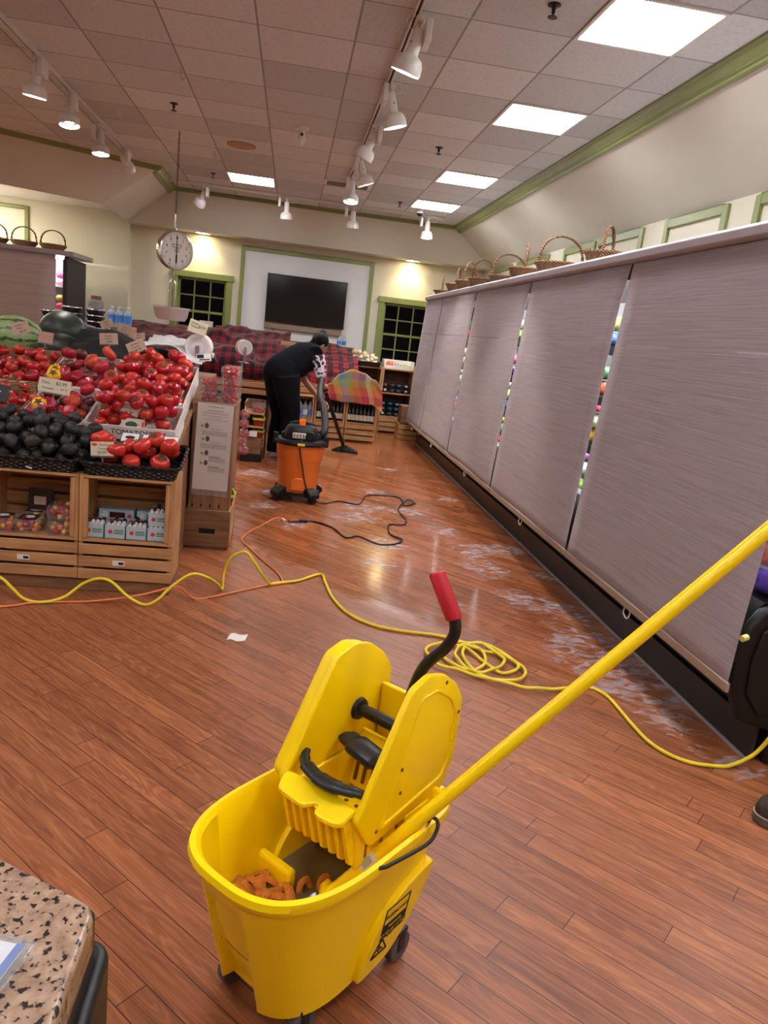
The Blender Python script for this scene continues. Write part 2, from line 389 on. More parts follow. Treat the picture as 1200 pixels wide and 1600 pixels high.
def thin_clear(name, col=(235, 240, 240), op=.08, rough=.08):
    m, nt, b, nd, ln = newmat(name)
    tr = nd('BsdfTransparent'); gl = nd('BsdfGlossy'); gl.inputs['Roughness'].default_value = rough; df = nd('BsdfDiffuse'); df.inputs[0].default_value = L4(col)
    fr = nd('LayerWeight'); fr.inputs[0].default_value = .35
    m1 = nd('MixShader'); m1.inputs[0].default_value = op; ln(tr.outputs[0], m1.inputs[1]); ln(df.outputs[0], m1.inputs[2])
    m2 = nd('MixShader'); ln(fmath(nt, 'MULTIPLY', fr.outputs['Facing'], .5), m2.inputs[0]); ln(m1.outputs[0], m2.inputs[1]); ln(gl.outputs[0], m2.inputs[2])
    ln(m2.outputs[0], nt.nodes['Material Output'].inputs[0]); return m
M_CLEAR = thin_clear('clear_plastic')
M_PANE = thin_clear('window_glass', (20, 22, 26), .1, .02)

# ================================================================ room shell
def room():
    struct(MB().bb(-8.2, 3.2, -5.2, 13.2, -.1, 0), 'floor', M_FLOOR, smooth=0)
    up = [(2.32, -5), (2.32, 11.85), (-1.83, 11.85), (-1.80, 10.40), (-8, 6.77)]
    lo = [(3.06, -5), (3.06, 12.2), (-2.58, 12.2), (-2.52, 10.5), (-8.2, 7.1)]
    c = MB(); poly = up + [(-8, -5)]
    c.loft([[(x, y, CZ) for x, y in poly], [(x, y, CZ+.05) for x, y in poly]])
    struct(c, 'ceiling', M_CEIL, smooth=0)
    ZS = 2.685
    c = MB()
    for i in range(4):
        a, b_, d, e = up[i], up[i+1], lo[i+1], lo[i]
        top = .0
        c.add([(a[0], a[1], CZ+.0), (b_[0], b_[1], CZ+.0), (d[0], d[1], ZS), (e[0], e[1], ZS)], [(0, 1, 2, 3)])
    # flat soffit over the back windows, and the lip over the alcove
    c.add([(3.06, 12.2, ZS), (3.06, 12.65, ZS), (-2.58, 12.65, ZS), (-2.58, 12.2, ZS)], [(0, 1, 2, 3)])
    for p, q in ((2, 3), (3, 4)):
        a, b_ = lo[p], lo[p+1]
        c.add([(a[0], a[1], ZS), (b_[0], b_[1], ZS), (b_[0]-.02, b_[1]+.05, ZS), (a[0]-.04, a[1]+.02, ZS)], [(0, 1, 2, 3)])
        c.add([(a[0]-.04, a[1]+.02, ZS), (b_[0]-.02, b_[1]+.05, ZS), (b_[0]-.02, b_[1]+.05, 2.9), (a[0]-.04, a[1]+.02, 2.9)], [(0, 1, 2, 3)])
    struct(c, 'ceiling_cove', M_COVE, smooth=20)
    # crown moulding round the tiled ceiling
    prof = [(-.012, CZ), (-.012, CZ-.014), (.004, CZ-.020), (.008, CZ-.034), (.026, CZ-.048), (.052, CZ-.058), (.060, CZ-.070), (.074, CZ-.073), (.080, CZ-.088), (.094, CZ-.092), (.12, CZ-.085)]
    P = [Vector((x, y)) for x, y in up]; rings = []
    for i in range(len(P)):
        d0 = (P[i]-P[i-1]).normalized() if i else (P[1]-P[0]).normalized()
        d1 = (P[i+1]-P[i]).normalized() if i < len(P)-1 else d0
        n0, n1 = Vector((d0.y, -d0.x)), Vector((d1.y, -d1.x)); mt = (n0+n1)/(1+n0.dot(n1))
        rings.append([(P[i].x+mt.x*d, P[i].y+mt.y*d, z) for d, z in prof])
    c = MB(); c.loft(rings, False, False, False)
    struct(c, 'trim_1', M_GREEN, smooth=20)
    # walls
    struct(MB().bb(3.06, 3.2, -5, 12.8, 0, ZS+.1), 'wall_right', M_WALL, smooth=0)
    struct(MB().bb(-8.2, 3.2, -5.2, -5, 0, CZ), 'wall_front', M_WALL, smooth=0)
    struct(MB().bb(-8.3, -8.2, -5, 12.6, 0, CZ), 'wall_left', M_WALL, smooth=0)
    struct(MB().bb(-8.2, -2.58, 12.45, 12.6, 0, 2.9).bb(-2.66, -2.58, 12.6, 12.8, 0, 2.9), 'wall_alcove', M_WALL, smooth=0)
    struct(MB().prism([(-2.55, 12.47), (-2.55, 10.55), (-8.2, 7.16), (-8.2, 12.47)], 2.835, 2.88), 'ceiling_alcove', M_WHITE, smooth=0)
    Y0, Y1 = 12.6, 12.8; h = [(-1.94, -1.014, .97, 2.09), (1.38, 2.31, .97, 2.07)]
    w = MB()
    xs = [-2.66, h[0][0], h[0][1], h[1][0], h[1][1], 3.2]
    for i in (0, 2, 4): w.bb(xs[i], xs[i+1], Y0, Y1, 0, 2.75)
    for a in h: w.bb(a[0], a[1], Y0, Y1, 0, a[2]); w.bb(a[0], a[1], Y0, Y1, a[3], 2.75)
    struct(w, 'wall_back', M_WALL, smooth=0)
    struct(MB().bb(-4, 3.2, 14.5, 14.6, 0, 3.2), 'exterior', mat('night_dark', (12, 13, 18), .9), smooth=0)
    for i, a in enumerate(h):
        x0, x1, z0, z1 = a
        fr = MB(); t = .085
        fr.bb(x0-.01, x0+t, Y0-.035, Y0+.06, z0-.0, z1).bb(x1-t, x1+.01, Y0-.035, Y0+.06, z0, z1)
        fr.bb(x0-.03, x1+.03, Y0-.04, Y0+.06, z1-.075, z1+.02).bb(x0-.03, x1+.03, Y0-.06, Y0+.08, z0-.03, z0+.02)
        o = struct(fr, 'window_%d' % (i+1), M_GREEN, bevel=.006)
        zi0, zi1 = z0+.02, z1-.075; zm = (zi0+zi1)/2; xi0, xi1 = x0+t, x1-t
        for nm, a0, a1, yy in (('lower_sash', zi0, zm+.02, Y0+.03), ('upper_sash', zm-.02, zi1, Y0+.06)):
            s = MB(); q = .035
            s.bb(xi0, xi0+q, yy, yy+.03, a0, a1).bb(xi1-q, xi1, yy, yy+.03, a0, a1).bb(xi0, xi1, yy, yy+.03, a0, a0+q).bb(xi0, xi1, yy, yy+.03, a1-q, a1)
            for k in (1, 2): xx = xi0+(xi1-xi0)*k/3; s.bb(xx-.01, xx+.01, yy+.004, yy+.026, a0, a1)
            zz = (a0+a1)/2; s.bb(xi0, xi1, yy+.004, yy+.026, zz-.01, zz+.01)
            so = s.build(nm, M_GREEN, o)
            MB().bb(xi0, xi1, yy+.012, yy+.018, a0, a1).build('pane', M_PANE, so, smooth=0)
    # white panel with green frame behind the screen, panels over the case and in the alcove
    def panel_frame(n, pts, wd, dep, fn):
        x0, x1, z0, z1 = pts; m = MB()
        for r in ((x0, x0+wd, z0, z1), (x1-wd, x1, z0, z1), (x0+wd, x1-wd, z1-wd, z1), (x0+wd, x1-wd, z0, z0+wd)):
            m.loft([[fn(r[0], r[2], d), fn(r[1], r[2], d), fn(r[1], r[3], d), fn(r[0], r[3], d)] for d in (0, dep)])
        return struct(m, n, M_GREEN, bevel=.006)
    bk = lambda u, z, d: (u, Y0-d, z)
    panel_frame('trim_2', (-.90, 1.237, .5, 2.593), .062, .03, bk)
    struct(MB().bb(-.84, 1.175, Y0-.008, Y0, .56, 2.531), 'wall_panel', M_WPAN, smooth=0)
    rt = lambda u, z, d: (3.06-d, u, z)
    for k, (a, b_) in enumerate(((3.9, 5.07), (5.40, 6.35), (6.75, 7.8), (7.85, 8.78), (9.3, 10.67), (10.9, 11.9))):
        panel_frame('trim_%d' % (3+k), (a, b_, 1.5, 2.665), .07, .025, rt)
    al = lambda u, z, d: (u, 12.45-d, z)
    panel_frame('trim_9', (-5.5, -4.05, 1.2, 2.735), .05, .03, al)
    struct(MB().bb(-2.58, 3.06, Y0-.015, Y0, 0, .12), 'baseboard_back', M_GREEN, bevel=.004)
room()

# ================================================================ ceiling fixtures
def troffer(x, y, lab, grp=None):
    t = thing('ceiling_light', lab, 'ceiling light', (x, y, CZ), 0, grp)
    f = MB()
    for a in ((-.3, .3, -.306, -.285), (-.3, .3, .285, .306), (-.3, -.28, -.285, .285), (.28, .3, -.285, .285)): f.bb(a[0], a[1], a[2], a[3], -.012, .01)
    f.build('frame', M_WHITE, t, smooth=0)
    MB().bb(-.28, .28, -.285, .285, -.008, -.004).build('diffuser', M_PANEL, t, smooth=0)
def make_panel():
    m = bpy.data.materials.new('lit_diffuser'); m.use_nodes = True; nt = m.node_tree; nt.nodes.clear()
    o = nt.nodes.new('ShaderNodeOutputMaterial'); e = nt.nodes.new('ShaderNodeEmission'); nt.links.new(e.outputs[0], o.inputs[0])
    tc = nt.nodes.new('ShaderNodeTexCoord'); sp = nt.nodes.new('ShaderNodeSeparateXYZ'); nt.links.new(tc.outputs['Object'], sp.inputs[0])
    w = fmath(nt, 'ABSOLUTE', fmath(nt, 'COSINE', fmath(nt, 'MULTIPLY', sp.outputs[0], pi/.19)))
    s = fmath(nt, 'MULTIPLY', fmath(nt, 'ADD', fmath(nt, 'MULTIPLY', w, .35), .8), PANEL_E)
    e.inputs[0].default_value = L4((250, 250, 255)); nt.links.new(s, e.inputs[1]); return m
M_PANEL = make_panel()
for i, (k, lab) in enumerate(((-1, 'large square fluorescent ceiling panel nearest the camera, beside the green crown'),
        (2, 'square fluorescent ceiling panel second from the camera in the right row'),
        (6, 'square fluorescent ceiling panel third from the camera in the right row'),
        (9, 'square fluorescent ceiling panel at the far end of the right row'))):
    troffer(1.738, 4.878+.6125*k, lab, 'fluorescent ceiling panels')
troffer(-.67, 4.878+.6125*9, 'square fluorescent ceiling panel left of centre, above the hanging scale and screen wall', 'fluorescent ceiling panels')
for x, y in ((1.738, 2.43), (1.738, .6), (-.67, 1.2), (-.67, -1.2), (-3.06, .9), (-3.06, 3.65), (-5.5, 2.4), (-5.5, 5.5), (1.738, -1.85)):
    troffer(x, y, 'square fluorescent ceiling panel overhead, behind the camera view', 'fluorescent ceiling panels out of view')
# alcove light
for x in (-5.0, -6.1):
    t = thing('ceiling_light', 'square light panel in the alcove ceiling above the left case', 'ceiling light', (x, 11.4, 2.835), 0, 'alcove ceiling lights')
    MB().bb(-.3, .3, -.3, .3, -.012, .0).build('frame', M_WHITE, t, smooth=0)
    MB().bb(-.27, .27, -.27, .27, -.016, -.013).build('diffuser', emis('alcove_light', (255, 246, 222), 30), t, smooth=0)

M_BULB = emis('lamp_face', (250, 252, 255), 40)
M_REFL = mat('dark_reflector', (60, 56, 58), .3, .6)
M_BULBOFF = mat('lamp_face_unlit', (200, 200, 200), .3)
def spot(parent, w, size, col=(1, .96, .9), loc=(0,0,0), rot=(0,0,0), blend=.6, r=.03):
    l = bpy.data.lights.new('lamp', 'SPOT'); l.energy = w; l.spot_size = radians(size); l.spot_blend = blend; l.color = col; l.shadow_soft_size = r
    o = bpy.data.objects.new('lamp', l); COL.objects.link(o); o.parent = parent; o.location = loc; o.rotation_euler = rot; return o
def track_head(x, y, aim, lab, lit=True, grp='track lamp heads', box_side=1):
    """adapter box on the track, stem, hinged lamp with flared cup aimed along aim"""
    t = thing('track_lamp', lab, 'track lamp', (x, y, CZ-.035), 0, grp)
    MB().bb(-.02, .02, -.05, .05, -.03, .0).bb(-.018+.05*box_side, .018+.05*box_side, -.085, .065, -.14, -.02).build('adapter_box', M_WHITE, t, bevel=.006)
    MB().cyl((0, 0, -.03), (0, 0, -.085), .012, n=10).build('stem', M_WHITE, t)
    a = Vector(aim).normalized(); q = a.to_track_quat('-Z', 'Y')
    Mx = Matrix.Translation((0, 0, -.10)) @ q.to_matrix().to_4x4()
    MB().lathe([(.008, .05), (.033, .045), (.037, .0), (.036, -.075), (.040, -.085), (.068, -.10), (.084, -.13), (.087, -.178), (.082, -.181), (.076, -.14), (.03, -.12)], 20, M=Mx, c1=False).build('lamp_housing', M_WHITE, t)
    MB().cyl((.034, 0, -.03), (.037, 0, -.03), .005, n=8, M=Mx).cyl((-.034, 0, -.03), (-.037, 0, -.03), .005, n=8, M=Mx).build('screw', M_BLACK, t)
    MB().tube(catmull([(0, -.02, -.02), (-.05*box_side, -.04, .0), (-.07*box_side, -.02, -.04), (-.04*box_side, .0, -.06), (-.01, 0, -.05)], 4), .0025, 6).build('cord', M_WHITE, t)
    MB().lathe([(.078, -.150), (.05, -.142), (.0005, -.140)], 20, M=Mx, c0=False).build('reflector', M_REFL if lit else M_BULBOFF, t)
    if lit:
        MB().lathe([(.034, -.146), (.032, -.160), (.02, -.166), (.0005, -.168)], 16, M=Mx, c0=True).build('bulb', M_BULB, t)
        l = spot(t, TRACK_W, 70); l.matrix_local = Mx @ Matrix.Translation((0, 0, -.185))
    return t
def track(p0, p1, lab):
    t = thing('lighting_track', lab, 'lighting track', (p0[0], p0[1], CZ))
    d = Vector((p1[0]-p0[0], p1[1]-p0[1], 0)); L = d.length; ang = atan2(d.y, d.x)
    R = Matrix.Rotation(ang, 4, 'Z')
    MB().bb(0, L, -.018, -.008, -.035, 0, M=R).bb(0, L, .008, .018, -.035, 0, M=R).bb(0, L, -.018, .018, -.004, 0, M=R).build('rail', M_WHITE, t, smooth=0)
    MB().bb(0, L, -.008, .008, -.008, -.004, M=R).build('groove', M_MATT, t, smooth=0)
    MB().bb(L-.02, L+.02, -.022, .022, -.045, 0, M=R).build('end_cap', M_WHITE, t, bevel=.004)
track((.55, -3), (.52, 9.9), 'long white lighting track right of centre, running away along the ceiling')
track((-2.05, -1), (-2.05, 9.75), 'long white lighting track on the left, running away along the ceiling')
track((-2.2, 11.2), (2.0, 11.22), 'white lighting track crossing in front of the far green crown')
for x, y, aim, lab, s in ((.552, 4.58, (-.25, .25, -1), 'lit white track lamp nearest the camera on the right track', 1),
        (.555, 5.74, (.3, .1, -1), 'lit white track lamp second from the camera on the right track, tipped right', -1),
        (.545, 6.86, (-.45, .25, -1), 'white track lamp third from the camera on the right track, tipped left', 1),
        (.545, 8.02, (.4, .1, -1), 'lit white track lamp fourth from the camera on the right track', -1),
        (.54, 9.12, (0, -.2, -1), 'lit white track lamp at the far end of the right track', -1),
        (-2.04, 6.42, (-.1, .1, -1), 'lit white track lamp nearest the camera on the left track', 1),
        (-2.05, 7.28, (.1, -.15, -1), 'lit white track lamp second from the camera on the left track', 1),
        (-2.05, 8.38, (.05, -.1, -1), 'lit white track lamp third from the camera on the left track', -1)):
    track_head(x, y, aim, lab, True, box_side=s)
track_head(-2.05, 9.42, (.15, .9, -.6), 'white track lamp at the far end of the left track, turned away', False)
track_head(-1.36, 11.21, (-.5, .6, -.9), 'unlit white lamp at the left end of the cross track', False)
track_head(-.22, 11.21, (.05, .2, -1), 'unlit white lamp on the cross track above the dark screen left half', False, box_side=-2)
track_head(.72, 11.21, (.05, .2, -1), 'unlit white lamp on the cross track above the dark screen right half', False, box_side=-2)
track_head(1.80, 11.21, (.02, -.1, -1), 'lit white lamp at the right end of the cross track', True, box_side=-2)
for x, lab in ((-1.49, 'round recessed downlight over the left window'), (1.82, 'round recessed downlight over the right window')):
    t = thing('recessed_light', lab, 'recessed light', (x, 12.42, 2.685), 0, 'recessed downlights over the back wall')
    MB().lathe([(.12, 0), (.13, -.008), (.115, -.012), (.105, -.006)], 24, c0=False, c1=False).build('trim_ring', M_WHITE, t)
    MB().lathe([(.105, -.004), (.0005, -.004)], 24, c0=False).build('lens', emis('downlight_face', (255, 232, 180), 14), t)
    spot(t, DOWN_W, 110, (1, .86, .52), (0, 0, -.02), (radians(12), 0, 0), .8)
def sprinkler(x, y, lab):
    t = thing('sprinkler', lab, 'sprinkler', (x, y, CZ), 0, 'ceiling sprinklers')
    MB().lathe([(.035, 0), (.035, -.006), (.012, -.012), (.010, -.04), (.005, -.045), (.005, -.06)], 12).build('nozzle', M_BLACK, t)
    MB().lathe([(.026, -.058), (.026, -.062), (.001, -.064)], 12).build('deflector', M_BLACK, t)
for x, y, l in ((1.2, 4.22, 'dark ceiling sprinkler nearest the camera, left of the first light panel'), (1.21, 7.4, 'dark ceiling sprinkler right of the right track, mid ceiling'),
        (-1.18, 7.3, 'dark ceiling sprinkler left of centre, nearer than the scale chain'), (-1.15, 10.35, 'dark ceiling sprinkler left of the far left light panel'), (1.28, 10.5, 'dark ceiling sprinkler just left of the farthest right light panel')): sprinkler(x, y, l)
t = thing('ceiling_vent', 'round beige ceiling speaker grille left of centre', 'ceiling speaker', (-.68, 8.52, CZ))
MB().lathe([(.15, 0), (.15, -.012), (.13, -.016), (.001, -.014)], 28).build('grille', mat('beige_grille', (186, 150, 118), .8), t)
t = thing('ceiling_vent', 'rectangular white air vent beside the end of the right track', 'air vent', (.52, 9.8, CZ))
MB().bb(-.3, .3, -.15, .15, -.012, 0).build('frame', M_WHITE, t, bevel=.004)
s = MB()
for k in range(9): s.box((0, -.11+k*.0275, -.016), (.5, .016, .004), Euler((.5, 0, 0)).to_matrix())
s.build('grille', mat('vent_grey', (140, 136, 134), .5), t)
t = thing('security_camera', 'small white camera fixed to the middle of the ceiling', 'security camera', (-.06, 7.45, CZ))
MB().lathe([(.06, 0), (.06, -.02), (.04, -.03)], 20).build('mount', M_WHITE, t)
MB().lathe([(.03, .02), (.034, -.05), (.034, -.075), (.015, -.08), (.015, -.11), (.001, -.112)], 16, M=Matrix.Translation((0, 0, -.04))).build('body', M_WHITE, t)
MB().ell((0, -.036, -.065), (.014, .01, .014), 10, 6).build('lens', M_BLACK, t)
t = thing('security_camera', 'small dark domed camera beside the right end of the cross track', 'security camera', (1.62, 10.9, CZ))
MB().lathe([(.055, 0), (.055, -.04), (.05, -.045)], 20).build('mount', M_WHITE, t)
MB().ell((0, 0, -.045), (.042, .042, .04), 16, 10).build('dome', M_BLACK, t)
for x, y, l in ((-.98, 6.3, 'thin wire ceiling hook left of centre, nearest the camera'), (-1.0, 9.0, 'thin wire ceiling hook beside the round speaker grille'), (-1.75, 7.8, 'thin wire ceiling hook under the left track')):
    tag(MB().tube(catmull([(x, y, CZ), (x, y, CZ-.05), (x+.015, y, CZ-.075), (x+.03, y, CZ-.05)], 4), .0035, 6).build('ceiling_hook', M_STEEL), l, 'hook')
# ---------------------------------------------------------------- screen on the back wall
t = thing('television', 'large dark wall-mounted flat screen inside the green frame', 'television', (.184, 12.6, 1.477))
MB().bb(-.641, .641, -.10, -.06, 0, .748).build('bezel', M_BLACK, t, bevel=.006)
MB().bb(-.628, .628, -.103, -.099, .016, .734).build('display', mat('screen_glass', (10, 10, 12), .12, spec=.6), t, smooth=0)
MB().bb(-.3, .3, -.06, -.0, .2, .55).build('mount', M_MATT, t)
tag(MB().bb(-.465, .80, 12.53, 12.592, 1.372, 1.470).build('mounting_board', mat('tan_board', (150, 128, 108), .7), bevel=.004), 'long tan board fixed to the wall just below the dark screen', 'mounting board')
t = thing('notice', 'small paper notice taped to the wall below the screen, left corner', 'notice', (-.2, 12.588, 1.33), rot=(0, radians(6), 0))
MB().bb(-.135, .135, -.003, .0, -.03, .03).build('sheet', mat('pale_notice', (226, 214, 208), .8), t)
MB().bb(-.13, -.09, -.005, -.003, .005, .03).build('mark', mat('orange_mark', (220, 120, 70), .8), t)
# ================================================================ refrigerated case along the right wall
M_SHADE = make_shade('woven_shade', (174, 160, 161), .56)
M_CASEGREY = mat('case_grey', (168, 160, 164), .5)
M_LED = emis('led_strip', (244, 248, 255), 20)
CY0, CY1 = 2.37, 10.62
M_CASEB = mat('case_black', (13, 12, 12), .5)
def right_case():
    t = thing('refrigerated_case', 'long open refrigerated produce case along the right wall, closed by grey woven shades', 'refrigerated case', (0, 0, 0))
    b = MB()
    b.bb(1.95, 3.0, CY0+.05, CY1, .0, .16)
    b.build('plinth', M_MATT, t, bevel=.004)
    lip = [(1.915, .16), (1.875, .20), (1.80, .24), (1.778, .32), (1.775, .50), (1.79, .60), (1.83, .645), (1.90, .65), (1.93, .62), (1.93, .52), (3.0, .48), (3.0, .16)]
    MB().prism([(x, z) for x, z in lip], CY0+.05, CY1, 'y').build('lower_body', M_CASEB, t, smooth=40)
    MB().bb(1.905, 1.92, CY0+.03, CY1, .0, .145).bb(1.898, 1.908, CY0+.03, CY1, .0, .012).build('kick_plate', mat('kick_plate', (44, 40, 40), .35), t, smooth=0)
    MB().bb(1.888, 1.899, CY0+.03, CY1, .0, .010).build('floor_trim', mat('floor_trim', (150, 146, 146), .35), t, smooth=0)
    end = [(1.95, .0), (1.95, .14), (1.80, .18), (1.755, .28), (1.745, .45), (1.76, .56), (1.80, .625), (1.88, .655), (3.0, .66), (3.0, 0)]
    MB().prism(end, CY0, CY0+.05, 'y').build('end_panel', M_CASEB, t, bevel=.014, seg=3, smooth=40)
    MB().cyl((1.745, CY0-.012, .53), (1.72, CY0-.02, .525), .012, n=12).build('shade_peg', mat('peg_yellow', (206, 200, 120), .4), t)
    ins = [(1.86, .22), (1.80, .30), (1.79, .44), (1.81, .55), (1.88, .60), (2.95, .60), (2.95, .22)]
    MB().prism(ins, CY0-.012, CY0, 'y').build('end_panel_inset', M_CASEB, t, bevel=.008, smooth=40)
    MB().bb(2.92, 3.0, CY0+.05, CY1, .48, 2.02).build('back_liner', mat('case_liner', (214, 214, 216), .5), t, smooth=0)
    MB().bb(1.86, 3.0, CY1-.04, CY1, .16, 2.02).build('end_panel', M_BLACK, t, smooth=0)
    MB().bb(2.3, 3.0, CY0+.02, CY0+.05, .66, 2.0).build('end_panel', M_BLACK, t, smooth=0)
    for z in (.86, 1.20, 1.54): MB().bb(2.12, 2.95, CY0+.06, CY1-.05, z-.012, z).build('shelf', M_MATT, t, smooth=0)
    cp = [(1.815, 2.000), (1.80, 2.012), (1.80, 2.05), (1.82, 2.066), (3.0, 2.066), (3.0, 1.985), (1.95, 1.985)]
    MB().prism(cp, CY0-.02, CY1+.02, 'y').build('canopy', M_CASEGREY, t, bevel=.004)
    MB().bb(1.90, 1.915, CY0+.06, CY1-.06, 1.93, 1.985).build('lamp_shield', M_MATT, t, smooth=0)
    MB().bb(1.96, 2.0, CY0+.06, CY1-.06, 1.955, 1.984).build('lamp', M_LED, t, smooth=0)
    for z in (.86, 1.2, 1.54): MB().bb(2.105, 2.12, CY0+.06, CY1-.05, z-.04, z+.02).build('shelf_lamp_shield', M_MATT, t, smooth=0)  # added lips that hide the glowing shelf strips from view
    for z in (.86, 1.2, 1.54): MB().bb(2.14, 2.17, CY0+.07, CY1-.06, z-.025, z-.013).build('lamp', M_LED, t, smooth=0)
    bnd = [CY0+.012, 4.115, 5.91, 7.70, 9.46, CY1]
    names = ['widest grey woven shade at the near end of the case', 'grey woven shade second from the near end of the case', 'grey woven shade in the middle of the case', 'grey woven shade second from the far end of the case', 'narrow grey woven shade at the far end of the case']
    for i in range(5):
        y0, y1 = bnd[i]+(.012 if i else 0), bnd[i+1]-(.012 if i < 4 else 0)
        sh = thing('roller_shade', names[i]+'', 'roller shade', (0, 0, 0), 0, 'woven shades over the refrigerated case')
        def fn(u, v):
            z = 1.995 + (.325-1.995)*v; k = 1-v
            x = 1.83 + (1.736-1.83)*v**.8 + .006*sin(u*9+v*3)*v
            e = .024*min(1, v*9)**1.5*(1-.5*max(0, v-.85)/.15)
            y = y0+(y1-y0)*u + (e if u < .5 else -e)*(abs(u-.5)*2)
            return (x, y, z)
        g = MB().grid(fn, 14, 30).build('woven_panel', M_SHADE, sh, solid=.0025)
        MB().bb(1.727, 1.741, y0-.002, y1+.002, .292, .33).build('hem_bar', mat('hem_bar', (158, 136, 120), .6), sh, bevel=.003)
        MB().tube(catmull([(1.734, (y0+y1)/2-.03, .292), (1.732, (y0+y1)/2-.028, .262), (1.734, (y0+y1)/2, .245), (1.732, (y0+y1)/2+.03, .262), (1.734, (y0+y1)/2+.03, .292)], 5), .004, 8).build('pull_loop', mat('loop_cord', (220, 206, 196), .7), sh)
        MB().cyl((1.85, y0, 1.985), (1.85, y1, 1.985), .018, n=12).build('roller', M_MATT, sh)
right_case()
# packaged produce glimpsed in the gaps and at the near end
PK = {}
def package(kind, col, loc, lab, grp, rz=0, s=(.16, .2, .1), col2=None):
    key = (kind, col, s, col2)
    if key not in PK:
        m = mat('pack_%d_%d_%d' % col, col, .25, var=.35, vs=30, spec=.6)
        o = thing('produce_package', lab, 'package', loc, rz, grp)
        MB().ell((0, 0, s[2]/2), (s[0]/2, s[1]/2, s[2]/2), 14, 8, fn=lambda p: 1/max(abs(p.x), abs(p.y), abs(p.z))**.72*(.96+.05*sin(p.x*14+p.y*9+p.z*5))).build('bag', m, o, smooth=60)
        if col2:
            MB().ell((0, 0, s[2]*.93), (s[0]*.33, s[1]*.33, .012), 12, 6, fn=lambda p: 1/max(abs(p.x), abs(p.y), .3)**.6).build('print', mat('print_%d_%d_%d' % col2, col2, .35), o, smooth=60)
        PK[key] = o; return o
    return dup(PK[key], loc, (0, 0, rz), lab, grp)
pal = [(150, 190, 90), (226, 214, 120), (214, 96, 60), (206, 206, 190), (120, 70, 140), (70, 120, 70), (226, 180, 40), (196, 60, 90), (90, 130, 190), (180, 200, 150)]
gapn = ['first', 'second', 'third', 'fourth']
for g, y in enumerate((4.115, 5.91, 7.70, 9.46)):
    for j, z in enumerate((.52, .64, .882, .99, 1.222, 1.33, 1.562, 1.67, .745, 1.10)):
        package('bag', pal[(j*3+g*2) % 10], (2.225 if y < 9 else 2.0 if z < .86 else 2.23, min(10.36, y*2.225/1.775+.03*(j % 3)-.03), z), 'bright produce pack seen through the %s gap between shades from the near end' % gapn[g], 'packs behind the %s gap' % gapn[g], .1*(j % 3), (.2, .34, .1))
for x, y, z, c, c2, l in ((1.92, 2.53, .655, (110, 80, 200), (226, 216, 244), 'purple and white produce bag at the open near end of the case'),
        (2.02, 2.52, .655, (228, 210, 240), (120, 90, 190), 'pale lilac produce bag at the near end of the case, behind the purple one'),
        (1.93, 2.55, .757, (240, 130, 100), (244, 206, 196), 'orange produce bag lying on the purple bags at the near end of the case'),
        (2.02, 2.54, .757, (190, 214, 190), (110, 170, 90), 'pale green produce bag at the near end of the case'),
        (1.92, 2.57, .859, (150, 50, 90), (110, 150, 210), 'dark red and blue produce bag topmost of the near-end pile'),
        (2.02, 2.56, .859, (230, 190, 180), (214, 90, 110), 'pink produce bag topmost at the right of the near-end pile')):
    package('bag', c, (x, y, z), l, 'bags at the near end of the case', .2, (.16, .2, .1), c2)
# ---------------------------------------------------------------- left case
def left_case():
    t = thing('refrigerated_case', 'refrigerated case against the alcove wall at left with grey shade and black end', 'refrigerated case', (0, 0, 0))
    MB().bb(-6.4, -3.17, 11.18, 12.05, 0, .55).build('lower_body', M_BLACK, t, bevel=.01)
    MB().bb(-6.4, -3.17, 12.0, 12.08, .55, 2.0).build('back_liner', MATS['case_liner'], t, smooth=0)
    MB().prism([(11.10, 0), (11.10, 1.96), (11.16, 2.02), (12.05, 1.99), (12.05, 0)], -3.17, -3.11, 'x').build('end_panel', mat('charcoal_panel', (52, 52, 58), .6), t, bevel=.006)
    MB().bb(-6.4, -3.02, 11.04, 12.06, 2.02, 2.085).build('canopy', M_CASEGREY, t, bevel=.006)
    for z in (.95, 1.3, 1.62): MB().bb(-6.4, -3.18, 11.35, 12.0, z-.012, z).build('shelf', M_WHITE, t, smooth=0)
    MB().bb(-6.3, -3.18, 11.2, 11.23, 1.98, 2.01).build('lamp', M_LED, t, smooth=0)
    sh = thing('roller_shade', 'pale grey woven shade closing the case in the left alcove', 'roller shade', (0, 0, 0))
    MB().grid(lambda u, v: (-6.4+3.14*u, 11.09+.004*sin(v*11), 2.02-1.6*v), 12, 20).build('woven_panel', make_shade('woven_shade_pale', (196, 178, 172), .9), sh, solid=.003)
    MB().bb(-6.4, -3.26, 11.082, 11.098, .39, .43).build('hem_bar', MATS['hem_bar'], sh, bevel=.003)
    for j, (z, c) in enumerate(((1.622, (230, 150, 190)), (1.73, (224, 110, 170)), (1.302, (226, 60, 80)), (1.41, (240, 200, 90)), (.952, (60, 60, 70)), (1.06, (200, 210, 220)))):
        package('bag', c, (-3.28, 11.5, z), 'bright pack in the slit beside the black end of the left case', 'packs in the left case', 0, (.16, .26, .1))
left_case()
